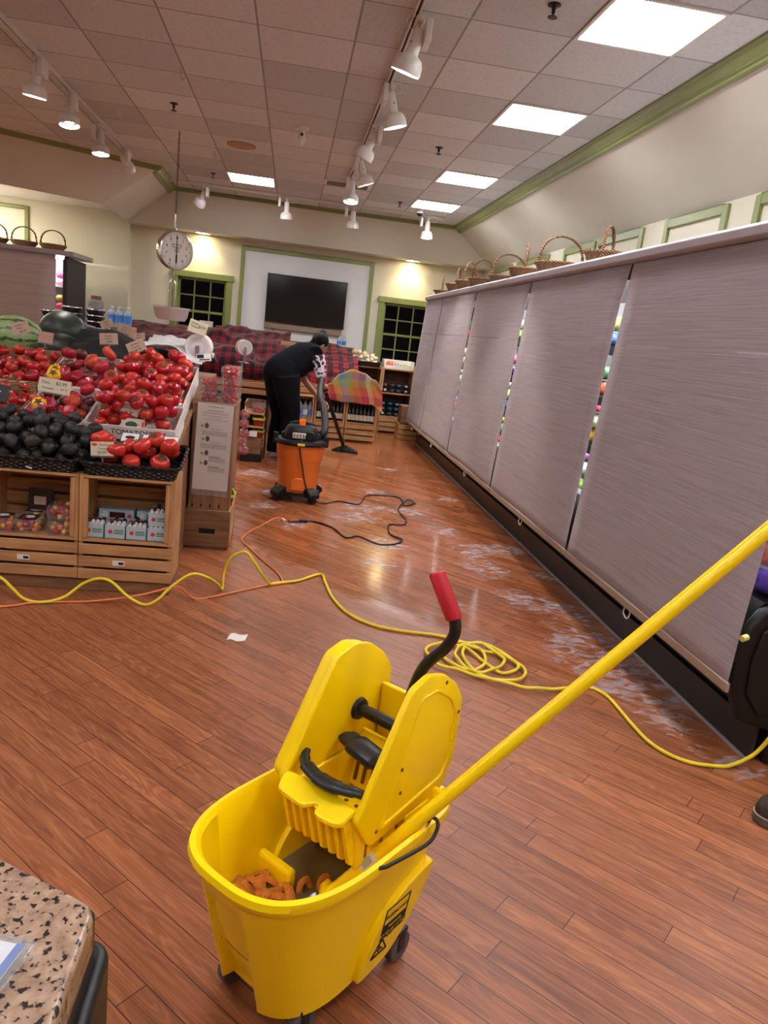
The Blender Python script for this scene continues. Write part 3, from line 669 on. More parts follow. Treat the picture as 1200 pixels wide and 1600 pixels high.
# ---------------------------------------------------------------- wicker baskets on the case tops
def make_wicker(name, c0, c1, s=1):
    m, nt, b, nd, ln = newmat(name)
    tc = nd('TexCoord'); sp = nd('SeparateXYZ'); ln(tc.outputs['Object'], sp.inputs[0])
    a = nd('Math'); a.operation = 'ARCTAN2'; ln(sp.outputs[1], a.inputs[0]); ln(sp.outputs[0], a.inputs[1])
    k = fmath(nt, 'MULTIPLY', fmath(nt, 'SINE', fmath(nt, 'MULTIPLY', a.outputs[0], 40)), fmath(nt, 'SINE', fmath(nt, 'MULTIPLY', sp.outputs[2], 2*pi/.018*s)))
    n = nd('TexNoise'); n.inputs['Scale'].default_value = 40; ln(tc.outputs['Object'], n.inputs['Vector'])
    k = fmath(nt, 'ADD', k, n.outputs[0]); c = ramp(nt, k, [(.2, L4(c0)), (.8, L4(c1))])
    ln(c, b.inputs['Base Color']); b.inputs['Roughness'].default_value = .7
    bp = nd('Bump'); bp.inputs['Strength'].default_value = .6; bp.inputs['Distance'].default_value = .01; ln(k, bp.inputs['Height']); ln(bp.outputs[0], b.inputs['Normal'])
    return m
M_WICK = make_wicker('wicker', (110, 76, 48), (178, 136, 96))
def basket(loc, r, h, hh, lab, rz=0, ell=1.0, grp='wicker baskets on the right case'):
    t = thing('wicker_basket', lab, 'basket', loc, rz, grp)
    p = []
    for i in range(9): z = h*i/8; p.append((r*(.72+.28*(i/8)**.8)+.004*(i % 2), z))
    pin = [(q-.012, z) for q, z in p[::-1] if z > .012]
    MB().lathe([(r*.7, 0)]+p+[(r+.006, h+.006)]+pin+[(.001, .012)], 32, sy=ell).build('body', M_WICK, t)
    MB().tube([(r*cos(2*pi*i/32), r*ell*sin(2*pi*i/32), h+.002*sin(i*3)) for i in range(32)], .010, 8, closed=True).build('rim', M_WICK, t)
    H = MB()
    for ph in (0, pi):
        H.tube([(r*.96*cos(pi*i/40)+.006*cos(i*.9+ph), .006*sin(i*.9+ph), h*.6+(hh)*sin(pi*i/40)**.62) for i in range(41)], .0075, 7)
    H.build('handle', M_WICK, t)
    return t
ZT = 2.066
basket((2.08, 5.12, ZT), .15, .10, .22, 'wicker basket with tall round handle nearest the camera on the right case', .95)
basket((2.06, 5.98, ZT), .20, .09, .25, 'wide wicker basket with broad handle, second nearest on the right case', .15)
basket((1.94, 6.52, ZT), .14, .08, .24, 'small wicker basket with narrow handle just behind the wide one', 1.25)
basket((2.06, 7.45, ZT), .19, .08, .25, 'wicker basket with round handle standing alone mid case', .15)
basket((1.94, 8.02, ZT), .15, .08, .24, 'wicker basket with slim handle, nearest of the far cluster on the case', .5)
basket((1.94, 8.62, ZT), .16, .09, .25, 'wicker basket in the middle of the far cluster on the case', .9)
basket((1.91, 9.10, ZT), .14, .08, .22, 'wicker basket at the far end of the cluster on the case', 1.2)
basket((1.90, 10.0, ZT), .11, .05, .22, 'small wicker basket alone at the far end of the case', 1.35)
o = tag(MB().ell((0, 0, .02), (.09, .05, .03), 14, 8, fn=lambda p: 1+.3*noise.noise(p*4)).build('crumpled_wrap', M_WHITE, loc=(1.93, 10.3, ZT), smooth=60), 'small crumpled white wrap on the far end of the right case top', 'wrap')
for x, l in ((-3.36, 'wicker basket at the right end of the left case top'), (-3.74, 'wicker basket second from the right end of the left case top'), (-4.12, 'wicker basket cut by the left edge on the left case top')):
    basket((x, 11.3, 2.085), .17, .07, .22, l, 0, grp='wicker baskets on the left case')
# ================================================================ produce island
M_TOM = [mat('tomato_red_%d' % i, c, .22, var=.12, vs=9, spec=.55, sub=.12) for i, c in enumerate(((190, 30, 34), (200, 44, 38), (180, 26, 40), (192, 52, 40)))]
M_HEIR = [mat('heirloom_%d' % i, c, .26, var=.25, vs=14, spec=.5, sub=.12) for i, c in enumerate(((186, 44, 60), (170, 36, 54), (204, 76, 50), (104, 48, 44)))]
M_YEL = mat('tomato_yellow', (240, 170, 30), .25, var=.1, sub=.1)
M_CALYX = mat('calyx_green', (70, 88, 42), .7)
M_STICK = mat('fruit_sticker', (214, 200, 220), .5)
def calyx(parent, z, s):
    m = MB()
    for k in range(5):
        a = 2*pi*k/5; c, d = cos(a), sin(a)
        m.loft([[(0, 0, z+.003*s), (.2*s*.05*d, -.2*s*.05*c, z+.002), (.2*s*.05*-d, .2*s*.05*c, z+.002)],
                [(c*.016*s, d*.016*s, z+.006*s), (c*.014*s+d*.004*s, d*.014*s-c*.004*s, z+.004*s), (c*.014*s-d*.004*s, d*.014*s+c*.004*s, z+.004*s)],
                [(c*.026*s, d*.026*s, z+.001), (c*.0255*s, d*.0255*s, z), (c*.0255*s, d*.0255*s, z)]])
    m.cyl((0, 0, z-.004), (.003*s, 0, z+.012*s), .0025*s, n=6)
    return m.build('calyx', M_CALYX, parent)
def tomato_proto(lab, m, ribs=5, rib=.03, flat=.82, stick=False, cal=True):
    t = thing('tomato', lab, 'tomato')
    def fn(p):
        a = atan2(p.y, p.x); q = sqrt(p.x*p.x+p.y*p.y)
        return (1 + rib*cos(ribs*a)*q) * (1-.26*max(0, abs(p.z)-.72)/.28*(1 if p.z > 0 else .6))
    MB().ell((0, 0, 0), (1, 1, flat), 20, 12, fn=fn).build('flesh', m, t, smooth=80).scale = (.04,)*3
    if cal: calyx(t, .04*flat*.76, 1)
    if stick:
        s = MB().ell((0, 0, 0), (.011, .011, .002), 10, 4).build('sticker', M_STICK, t)
        s.location = (.034, .006, .012); s.rotation_euler = (0, radians(66), 0)
    return t
def heap(W, D, n, r0, r1, seed, zf=lambda x, y: 0.0, dome=None, tries=26, fit=1.0):
    R = random.Random(seed); out = []
    for i in range(n):
        r = R.uniform(r0, r1); best = None
        for k in range(tries):
            x = R.uniform(-W/2+r, W/2-r); y = R.uniform(-D/2+r, D/2-r)
            z = zf(x, y)+r*fit
            for (a, b, c, q) in out:
                d2 = (a-x)**2+(b-y)**2; s = (r+q)*fit
                if d2 < s*s: z = max(z, c+sqrt(s*s-d2))
            pen = z + (dome(x, y) if dome else 0)
            if best is None or pen < best[0]: best = (pen, x, y, z)
        out.append((best[1], best[2], best[3], r))
    return out
# ---- stands and crates
def crate_open(loc, lab, W=.462, D=.30, H=.345, rz=0):
    """slatted crate on its side, open towards the aisle"""
    t = thing('wooden_crate', lab, 'crate', loc, rz, 'pine crates under the produce')
    for sx in (-1, 1): MB().bb(sx*(W/2)-(.018 if sx > 0 else 0), sx*(W/2)+(0 if sx > 0 else .018), 0, D, 0, H).build('end_board', M_PINEZ, t, bevel=.002)
    for sx in (-1, 1): MB().bb(sx*(W/2-.03)-.012, sx*(W/2-.03)+.012, .0, .02, .018, H-.018).build('corner_post', M_PINEZ, t, bevel=.002)
    MB().bb(-W/2+.018, W/2-.018, 0, D/3-.01, H-.014, H).bb(-W/2+.018, W/2-.018, D/3, 2*D/3-.01, H-.014, H).bb(-W/2+.018, W/2-.018, 2*D/3, D, H-.014, H).build('top_slats', M_PINE, t, bevel=.002)
    MB().bb(-W/2+.018, W/2-.018, 0, D/3-.01, 0, .014).bb(-W/2+.018, W/2-.018, D/3, 2*D/3-.01, 0, .014).bb(-W/2+.018, W/2-.018, 2*D/3, D, 0, .014).build('bottom_slats', M_PINE, t, bevel=.002)
    s = MB()
    for k in range(4): s.bb(-W/2+.018, W/2-.018, D-.012, D, .02+k*(H-.03)/4, .02+(k+1)*(H-.03)/4-.016)
    s.build('back_slats', M_PINE, t, bevel=.002)
    return t
def crate_slat(loc, lab, W=.462, D=.30, H=.20, rz=0, n=3, grp='pine crates under the produce', price=True):
    t = thing('wooden_crate', lab, 'crate', loc, rz, grp)
    for sx in (-1, 1): MB().bb(sx*(W/2-.01)-.010, sx*(W/2-.01)+.010, .012, D-.012, 0, H).build('end_board', M_PINEZ, t, bevel=.002)
    for y0, nm in ((0, 'front_slats'), (D-.012, 'back_slats')):
        s = MB()
        for k in range(n): s.bb(-W/2, W/2, y0, y0+.012, k*H/n+.003, (k+1)*H/n-.010)
        s.build(nm, M_PINE, t, bevel=.002)
    s = MB()
    for k in range(3): s.bb(-W/2+.02, W/2-.02, .014+k*(D-.03)/3, .008+(k+1)*(D-.03)/3, .0, .012)
    s.build('bottom_slats', M_PINE, t, bevel=.002)
    if price:
        MB().bb(-.06, .0, -.003, 0, H*.42, H*.55).build('label', M_WHITE, t, smooth=0)
        MB().bb(-.03, -.005, -.004, -.003, H*.45, H*.52).build('barcode', M_INK, t, smooth=0)
    return t
CF = 3.78
for x, l in ((-.757, 'right'), (-1.222, 'left')):
    crate_slat((x, CF, .066), 'low slatted pine crate at floor level, bottom of the %s front stack' % l, D=.30)
    crate_open((x, CF+.005, .268), 'open-fronted pine crate holding %s, in the front stack' % ('pale blue berry cartons' if l == 'right' else 'clamshells of cherry tomatoes'))
tag(MB().bb(-1.46, -.53, CF+.015, CF+.3, 0, .064).build('plinth', M_BROWN, bevel=.004), 'dark wooden plinth under the front pine crates', 'plinth')
# sloped display stand behind the crates
SL = atan2(.286, 1)
def slopez(y): return .85+.286*(y-4.15)
st = thing('display_stand', 'dark brown wooden stand with sloped top carrying the tomato boxes', 'display stand')
MB().prism([(4.10, 0), (4.10, slopez(4.10)-.115), (5.12, slopez(5.12)-.115), (5.12, 0)], -2.6, -.575, 'x').build('body', M_BROWN, st, bevel=.006)
MB().prism([(4.095, slopez(4.095)-.135), (4.095, slopez(4.095)-.112), (5.13, slopez(5.13)-.112), (5.13, slopez(5.13)-.135)], -2.6, -.56, 'x').build('top_board', M_BROWN, st, bevel=.003)
# ---- cardboard boxes
M_BOXW = mat('box_white', (214, 204, 198), .7, var=.05, vs=6); M_BOXT = mat('box_tan', (176, 132, 96), .75, var=.08, vs=8)
def tilt(loc): return Matrix.Translation(loc) @ Matrix.Rotation(SL, 4, 'X')
def carton(name, lab, x0, x1, y0, y1, h, out, ins, printed=False, grp=None):
    """open tray lying on the slope; y measured along world depth"""
    W = x1-x0; D = (y1-y0)/cos(SL); yc = (y0+y1)/2; xc = (x0+x1)/2
    t = thing(name, lab, 'box', (xc, yc, slopez(yc)-.108), 0, grp, rot=(SL, 0, 0))
    w = .006; b = MB()
    b.bb(-W/2, W/2, -D/2, -D/2+w, 0, h, 0).bb(-W/2, W/2, D/2-w, D/2, 0, h, 0).bb(-W/2, -W/2+w, -D/2+w, D/2-w, 0, h, 0).bb(W/2-w, W/2, -D/2+w, D/2-w, 0, h, 0).bb(-W/2+w, W/2-w, -D/2+w, D/2-w, 0, .006, 1)
    b.build('tray', [out, ins], t, bevel=.0015)
    if not printed: MB().box((0, -D/2+.03, h+.002), (W*.96, .05, .003), Euler((-.12, 0, 0)).to_matrix()).build('flap', ins, t, bevel=.001)
    if printed:
        text('print', 'TOMATOES', .042, M_INK, t, (.01, -D/2-.0008, h*.68), sx=1.0)
        MB().bb(W/2-.15, W/2-.03, -D/2-.0015, -D/2, h*.15, h*.3).build('print_band', MATS['box_tan'], t, smooth=0)
        l = MB()
        for k in range(4): l.box((W/2-.09, -D/2-.002, h*(.4+.1*k)), (.08, .001, .005), Euler((0, -.35, 0)).to_matrix())
        l.build('print_lines', M_INK, t, smooth=0)
    return t, W, D, tilt((xc, yc, slopez(yc)-.108))
def fill(M, W, D, n, r0, r1, zf, protos, seed, group, dome=None, tiltmax=.9, fit=.98):
    R = random.Random(seed)
    for (x, y, z, r) in heap(W, D, n, r0, r1, seed, zf, dome, fit=fit):
        p = M @ Vector((x, y, z)); pr = R.choice(protos)
        q = dup(pr, p, (R.uniform(-tiltmax, tiltmax), R.uniform(-tiltmax, tiltmax), R.uniform(0, 6.28)), group[1], group[0], r/.04)
A1 = carton('tomato_box', 'white printed cardboard box of round red tomatoes at the front right of the stand', -1.05, -.575, 4.10, 4.41, .108, M_BOXW, M_BOXW, True)
A2 = carton('tomato_box', 'white cardboard box of round red tomatoes behind the printed one, at the back right', -1.06, -.585, 4.42, 5.08, .112, M_BOXW, M_BOXW)
B1 = carton('tomato_box', 'white cardboard box of heirloom tomatoes at the front, left of the printed one', -1.40, -1.065, 4.12, 4.50, .085, M_BOXW, M_BOXW)
B2 = carton('tomato_box', 'white cardboard box of ribbed heirloom tomatoes at the back middle', -1.41, -1.07, 4.51, 5.08, .112, M_BOXW, M_BOXW)
C1 = carton('tomato_box', 'white box of small vine tomatoes at the front left of the stand', -1.98, -1.41, 4.12, 4.50, .085, M_BOXT, M_BOXW)
C2 = carton('tomato_box', 'tan cardboard box of red tomatoes with stickers at the back left', -2.02, -1.42, 4.51, 5.10, .115, M_BOXT, M_BOXT)
def protos(lab, mats, **k): return [tomato_proto(lab, m, stick=(i % 2 == 0), **k) for i, m in enumerate(mats)]
def used_away(ps):                                   # the samples themselves are dropped once copied
    for p in ps:
        for c in list(p.children): bpy.data.objects.remove(c)
        bpy.data.objects.remove(p)
LA1 = 'round red tomato in the printed white box at the front right'; LA2 = 'round red tomato in the back right white box'
LC1 = 'small red vine tomato in the front left box'; LC2 = 'red tomato in the tan back left box'
pr = protos(LA1, M_TOM, ribs=5, rib=.025, flat=.84)
fill(A1[3], A1[1]-.02, A1[2]-.02, 42, .036, .042, lambda x, y: .055+.05*(y+.15), pr, 3, ('tomatoes in the printed box', LA1))
fill(A2[3], A2[1]-.02, A2[2]-.02, 82, .036, .044, lambda x, y: .026, pr, 4, ('tomatoes in the back right box', LA2), fit=.97)
fill(C2[3], C2[1]-.02, C2[2]-.02, 62, .036, .042, lambda x, y: .022, pr, 5, ('tomatoes in the back left box', LC2))
fill(C1[3], C1[1]-.02, C1[2]-.02, 60, .027, .033, lambda x, y: .045, pr, 6, ('vine tomatoes in the front left box', LC1))
ph = protos('', M_HEIR, ribs=9, rib=.09, flat=.74, cal=False)
fill(B2[3], B2[1]-.02, B2[2]-.02, 28, .036, .05, lambda x, y: .03, ph, 8, ('heirloom tomatoes in the back box', 'ribbed dark pink heirloom tomato in the back middle box'))
fill(B1[3], B1[1]-.02, B1[2]-.02, 22, .034, .044, lambda x, y: .03, ph, 9, ('heirloom tomatoes in the front box', 'ribbed dark pink heirloom tomato in the front middle box'))
py_ = tomato_proto('', M_YEL, ribs=7, rib=.05, flat=.78)
for p, l in (((-1.335, 4.56, 1.045), 'upper of two yellow tomatoes at the corner of the back middle box'), ((-1.325, 4.49, 1.025), 'lower of two yellow tomatoes at the corner of the back middle box'), ((-1.30, 4.16, .895), 'single yellow tomato at the front of the heirloom box')):
    dup(py_, p, (.9, .2, 0), l, 'yellow tomatoes')
used_away(pr+ph+[py_])
# vine stems
s = MB(); R = random.Random(2)
for k in range(9):
    x, y = R.uniform(-1.9, -1.45), R.uniform(4.18, 4.45); z = slopez(y)+.03
    s.tube(catmull([(x, y, z), (x+.03, y+.02, z+.012), (x+.07, y+.01, z+.004)], 4), .0035, 6)
o = s.build('vine_stems', M_CALYX); tag(o, 'dry green vine stems lying over the small tomatoes at front left', 'stems'); o['kind'] = 'stuff'
# ---- black woven baskets at the front edge
def make_weave(name):
    m, nt, b, nd, ln = newmat(name)
    tc = nd('TexCoord'); sp = nd('SeparateXYZ'); ln(tc.outputs['Object'], sp.inputs[0])
    k = fmath(nt, 'MULTIPLY', fmath(nt, 'SINE', fmath(nt, 'MULTIPLY', fmath(nt, 'ADD', sp.outputs[0], sp.outputs[1]), 2*pi/.045)), fmath(nt, 'SINE', fmath(nt, 'MULTIPLY', sp.outputs[2], 2*pi/.022)))
    c = ramp(nt, k, [(.3, L4((14, 13, 13))), (.75, L4((44, 40, 40)))]); ln(c, b.inputs['Base Color']); b.inputs['Roughness'].default_value = .42
    bp = nd('Bump'); bp.inputs['Strength'].default_value = .8; bp.inputs['Distance'].default_value = .012; ln(k, bp.inputs['Height']); ln(bp.outputs[0], b.inputs['Normal']); return m
M_WEAVE = make_weave('black_weave')
def tray_basket(loc, W, D, h, lab, tl):
    t = thing('produce_basket', lab, 'basket', loc, 0, 'black woven baskets', rot=(tl, 0, 0))
    r = []
    for s, z in ((.90, 0), (.94, h*.4), (1.0, h), (1.015, h+.006), (.985, h+.006), (.93, h*.4), (.88, .012)):
        r.append([(x, y, z) for x, y in rrect(W*s, D*s, .035, 4)])
    MB().loft(r).build('body', M_WEAVE, t, smooth=50)
    MB().tube([(x, y, h+.003) for x, y in rrect(W*1.01, D*1.01, .035, 4)], .008, 8, closed=True).build('rim', M_WEAVE, t)
    return t
TL = radians(13)
bl = tray_basket((-1.245, 3.93, .645), .50, .32, .075, 'black woven basket heaped with avocados on the left front crate', TL)
brr = tray_basket((-.745, 3.93, .645), .485, .32, .072, 'black woven basket of large tomatoes on the right front crate', TL)
MB().box((.02, -.155, .02), (.03, .004, .008), Euler((0, .3, 0)).to_matrix()).build('tag', M_WHITE, bl)
M_AVO = [mat('avocado_%d' % i, c, .42, var=.3, vs=40, bump=.35, bs=140, spec=.45) for i, c in enumerate(((40, 38, 38), (52, 50, 42), (34, 32, 34)))]
def avo(m):
    t = thing('avocado', '', 'avocado')
    MB().ell((0, 0, 0), (.034, .034, .046), 16, 10, fn=lambda p: 1-.16*max(0, p.z)**1.5).build('fruit', m, t, smooth=80)
    MB().cyl((0, 0, .042), (0, 0, .0455), .004, n=8).build('stem_end', mat('stem_tan', (150, 120, 80), .8), t)
    return t
pa = [avo(m) for m in M_AVO]
Ma = Matrix.Translation((-1.215, 3.945, .648)) @ Matrix.Rotation(TL, 4, 'X'); R = random.Random(5)
for (x, y, z, r) in heap(.58, .36, 60, .035, .038, 11, lambda x, y: .03+.5*max(0, abs(x)-.2), dome=lambda x, y: .5*max(0, abs(x)-.15)**1.2+.25*max(0, -y+.02), tries=60, fit=1.0):
    dup(R.choice(pa), Ma @ Vector((x, y, z)), (R.uniform(.8, 2.2), R.uniform(-.6, .6), R.uniform(0, 6.28)), 'dark avocado in the heap filling the black left basket', 'avocados in the black basket', r/.038)
for p in pa:
    for c in list(p.children): bpy.data.objects.remove(c)
    bpy.data.objects.remove(p)
pb = [tomato_proto('', mat('beefsteak_%d' % i, c, .2, var=.12, vs=8, spec=.6, sub=.15), ribs=6, rib=.04, flat=.84, cal=(i == 1)) for i, c in enumerate(((214, 60, 44), (204, 52, 44)))]
Mb = Matrix.Translation((-.745, 3.93, .645)) @ Matrix.Rotation(TL, 4, 'X')
for (x, y, z, r) in heap(.45, .30, 12, .046, .053, 23, lambda x, y: .012, tries=40):
    dup(R.choice(pb), Mb @ Vector((x, y, z)), (R.uniform(-.7, .7), R.uniform(-.7, .7), R.uniform(0, 6)), 'large red beefsteak tomato in the black right basket', 'beefsteak tomatoes in the black basket', r/.04)
used_away(pb)
# ---- clamshell packs
M_CHERRY = mat('cherry_red', (178, 34, 38), .25, var=.15, vs=30); M_MIX = [M_CHERRY, mat('cherry_orange', (224, 130, 40), .3), mat('cherry_gold', (232, 176, 60), .3)]
def clamshell(loc, lab, grp, W=.125, D=.15, H=.072, fruit='red', label=None, rz=0):
    t = thing('clamshell_pack', lab, 'clamshell', loc, rz, grp)
    r = [[(x, y, z) for x, y in rrect(W*s, D*s, .014, 3)] for s, z in ((.86, 0), (.96, H*.62), (1.02, H*.64), (1.02, H*.67), (.96, H*.68), (.9, H), )]
    MB().loft(r[:3], True, False).build('tub', M_CLEAR, t, smooth=40)
    MB().loft(r[2:], False, True).build('lid', M_CLEAR, t, smooth=40)
    f = MB(); R = random.Random(int(1000*(loc[0]+loc[1]*7+loc[2]*13)))
    for (x, y, z, q) in heap(W*.84, D*.84, 26, .0125, .0155, R.randint(0, 999), lambda x, y: .002, tries=14):
        if z < H*.92: f.ell((x, y, z), (q, q, q), 10, 6, mi=R.randint(0, 2) if fruit == 'mixed' else 0)
    o = f.build('berries', M_MIX, t, smooth=80); o['kind'] = 'stuff'
    if label:
        MB().bb(-W*.34, W*.34, -D*.36, D*.36, H+.0005, H+.0015).build('label', mat('label_%d_%d_%d' % label, label, .5), t, smooth=0)
        MB().ell((0, 0, H+.002), (W*.2, D*.2, .0008), 14, 4).build('label_print', M_INK if sum(label) > 400 else M_WHITE, t)
    return t
# stand at the aisle corner: bottom crate, tall box, pack stacks, information sheet
ct = thing('wooden_crate', 'brown wooden crate with slot handle under the information sheet stand', 'crate', (-.435, 4.65, 0))
f = MB()
for a in ((-.14, .14, 0, .015, .02, .105), (-.14, -.05, 0, .015, .105, .14), (.05, .14, 0, .015, .105, .14), (-.14, .14, 0, .015, .14, .262)): f.bb(*a)
f.build('front_panel', M_BROWN, ct, bevel=.003)
MB().bb(-.05, .05, .012, .016, .10, .145).build('handle_slot', M_MATT, ct, smooth=0)
MB().bb(-.14, .14, .44, .455, .0, .262).build('back_panel', M_BROWN, ct)
for sx in (-1, 1):
    s = MB()
    for k in range(3): s.bb(sx*.132-.008, sx*.132+.008, .015, .44, .01+k*.088, .085+k*.088)
    s.build('side_slats', M_PINEY, ct, bevel=.003)
MB().bb(-.12, .12, .015, .44, .0, .015).build('bottom_board', M_BROWN, ct)
MB().bb(-.124, .124, .015, .44, .235, .262).build('top_board', M_BROWN, ct)
tw = thing('wooden_box', 'tall brown wooden box standing on the slot-handled crate behind the information sheet', 'wooden box', (-.44, 4.66, .263))
for a, nm in (((-.12, .135, 0, .015, .0, .66), 'front_panel'), ((-.12, .135, .40, .415, 0, .66), 'back_panel'), ((-.12, -.105, .015, .4, 0, .66), 'side_panel'), ((.12, .135, .015, .4, 0, .66), 'side_panel'), ((-.125, .14, -.004, .42, .66, .675), 'top_board')):
    MB().bb(*a).build(nm, M_BROWNZ, tw, bevel=.003)
tk = MB()
for k in range(4): tk.bb(-.10+.055*k, -.09+.055*k, -.002, 0, .015, .035)
tk.build('staple', M_MATT, tw, smooth=0)
for x, n, l in ((-.477, 2, 'left'), (-.352, 3, 'right')):
    for k in range(n):
        clamshell((x, 4.745, .939+.074*k), 'pack of red cherry tomatoes in the %s front stack on the tall box, %s' % (l, ('bottom', 'second up' if n > 2 else 'top', 'top')[k]), 'cherry tomato packs on the tall box', W=.118)
for k in range(3): clamshell((-.35, 4.91, .939+.074*k), 'clear pack of red cherry tomatoes in the back stack on the tall box, %s' % ('bottom', 'middle', 'top')[k], 'cherry tomato packs on the tall box', W=.118)
sh = thing('information_sheet', 'long white printed sheet with four avocado pictures hanging on the tall box', 'information sheet', (-.43, 4.618, .40), rot=(radians(-1.5), radians(1), 0))
MB().bb(-.108, .108, -.002, 0, 0, .535).build('paper', mat('sheet_paper', (206, 188, 180), .7), sh, smooth=0)
MB().bb(-.111, .111, -.004, -.003, -.035, .54).build('sleeve', M_CLEAR, sh, smooth=0)
l = MB(); R = random.Random(4)
def ln_(x0, x1, z, h=.0028): l.bb(x0, x1, -.0028, -.002, z, z+h)
for z, a, b_, h in ((.515, -.05, .05, .004), (.492, -.05, .05, .004), (.48, -.08, .08, .002), (.474, -.08, .08, .002), (.46, -.08, .08, .002), (.448, -.04, .04, .002), (.436, -.07, .08, .002)): ln_(a, b_, z, h)
for z0 in (.40, .32, .232, .17):
    for k in range(3 if z0 < .3 else 1): ln_(-.02, .05, z0-.004*k-.02, .002)
    for k in range(5): ln_(-.075 if z0 > .3 else -.02, .08, z0-.034-.006*k if z0 > .3 else z0-.03-.006*k, .002)
l.build('print_lines', mat('print_grey', (120, 108, 106), .8), sh, smooth=0)
for z0, x0 in ((.40, -.06), (.32, -.05), (.232, -.05), (.17, -.05)):
    MB().ell((x0-.012, -.003, z0), (.014, .0012, .017), 14, 6).build('avocado_half', mat('avo_flesh', (196, 178, 130), .7), sh)
    MB().ell((x0+.014, -.003, z0), (.012, .0012, .017), 14, 6).build('avocado_whole', mat('avo_print', (70, 56, 50), .7), sh)
    MB().ell((x0-.012, -.0042, z0-.003), (.005, .0006, .006), 10, 4).build('avocado_pit', MATS['avo_print'], sh)
M_LIME = mat('lime_plastic', (176, 200, 60), .4)
def berry_basket(loc, lab, s=1, rz=0, grp='lime green berry baskets'):
    t = thing('berry_basket', lab, 'berry basket', loc, rz, grp)
    r = [[(x, y, z) for x, y in rrect(.11*k*s, .11*k*s, .012, 3)] for k, z in ((.8, 0), (1, .06*s), (1.12, .065*s), (1.1, .07*s), (.96, .062*s), (.76, .004))]
    MB().loft(r).build('basket', mat('basket_red_clear', (150, 40, 44), .4), t)
    MB().loft([[(x, y, z) for x, y in rrect(.12*k*s, .12*k*s, .014, 3)] for k, z in ((.98, .062*s), (1.06, .062*s), (1.06, .082*s), (.98, .082*s), (.98, .062*s))], False, False).build('rim', M_LIME, t)
    MB().tube(catmull([(-.06*s, 0, .07*s), (-.045*s, 0, .105*s), (0, 0, .115*s), (.045*s, 0, .105*s), (.06*s, 0, .07*s)], 5), .006*s, 8).build('handle', M_LIME, t)
    f = MB()
    for (x, y, z, q) in heap(.1*s, .1*s, 14, .013*s, .018*s, 3, lambda x, y: .02*s): f.ell((x, y, z), (q, q, q*1.15), 10, 7)
    o = f.build('strawberries', mat('strawberry', (186, 36, 40), .35, var=.3, vs=80), t, smooth=80); o['kind'] = 'stuff'
    return t
berry_basket((-.345, 4.83, .263), 'lime green handled basket of strawberries on the slot-handled crate', 1)
# low strawberry stand beyond
lt = thing('berry_stand', 'low wooden stand of strawberry packs beyond the information sheet', 'display stand', (-.33, 7.9, 0))
MB().bb(-.11, .115, 0, .5, 0, .085).build('plinth', M_BLACK, lt, bevel=.004)
MB().bb(-.10, .10, .01, .48, .085, .25).build('box', M_BROWN, lt, bevel=.003)
MB().bb(-.10, -.085, .02, .48, .25, .62).bb(-.10, .11, .45, .48, .25, .62).build('side_boards', M_BROWNZ, lt, bevel=.003)
MB().bb(-.09, .11, .02, .48, .36, .375).bb(-.09, .11, .04, .48, .50, .515).build('shelf', M_PINE, lt, bevel=.002)
MB().tube([(.135, .0, .05), (.135, .05, .62)], .008, 8).tube([(.135, .3, .05), (.135, .3, .62)], .008, 8).tube([(.135, .02, .4), (.135, .3, .4)], .006, 8).build('side_rail', M_BLACK, lt)
MB().bb(-.03, .05, -.003, .01, .27, .33).build('label', M_WHITE, lt, smooth=0)
berry_basket((-.275, 8.02, .376), 'lime green strawberry basket on the middle shelf of the low stand', 1.05)
berry_basket((-.27, 8.02, .251), 'lime green strawberry basket on the lowest shelf of the low stand', 1.0)
clamshell((-.285, 8.05, .516), 'clear clamshell on the top shelf of the low strawberry stand', None, W=.16, D=.2, H=.1)
for k, (x, z) in enumerate(((-.415, .50), (-.42, .40), (-.41, .30), (-.425, .21), (-.40, .12))):
    t = thing('produce_bag', 'clear bag of red radishes hanging down the left side of the low stand, number %s from the top' % ('one', 'two', 'three', 'four', 'five')[k], 'bag', (x, 7.86, z), 0, 'hanging bags of radishes')
    t['label'] = ('topmost', 'second', 'middle', 'fourth', 'lowest')[k]+' clear bag of red radishes hanging down the low berry stand'
    f = MB(); R = random.Random(k)
    for q in range(8): f.ell((R.uniform(-.03, .03), R.uniform(-.02, .02), R.uniform(-.03, .03)), (.018,)*3, 10, 6)
    o = f.build('radishes', mat('radish_red', (184, 44, 66), .35, var=.3, vs=25), t, smooth=80); o['kind'] = 'stuff'
    MB().ell((0, 0, .005), (.055, .04, .055), 14, 8, fn=lambda p: 1+.12*noise.noise(p*5+Vector((k, 0, 0)))).build('bag', M_CLEAR, t, smooth=80)
    MB().tube([(0, 0, .055), (0, .02, .085)], .004, 6).build('tie', M_WHITE, t)
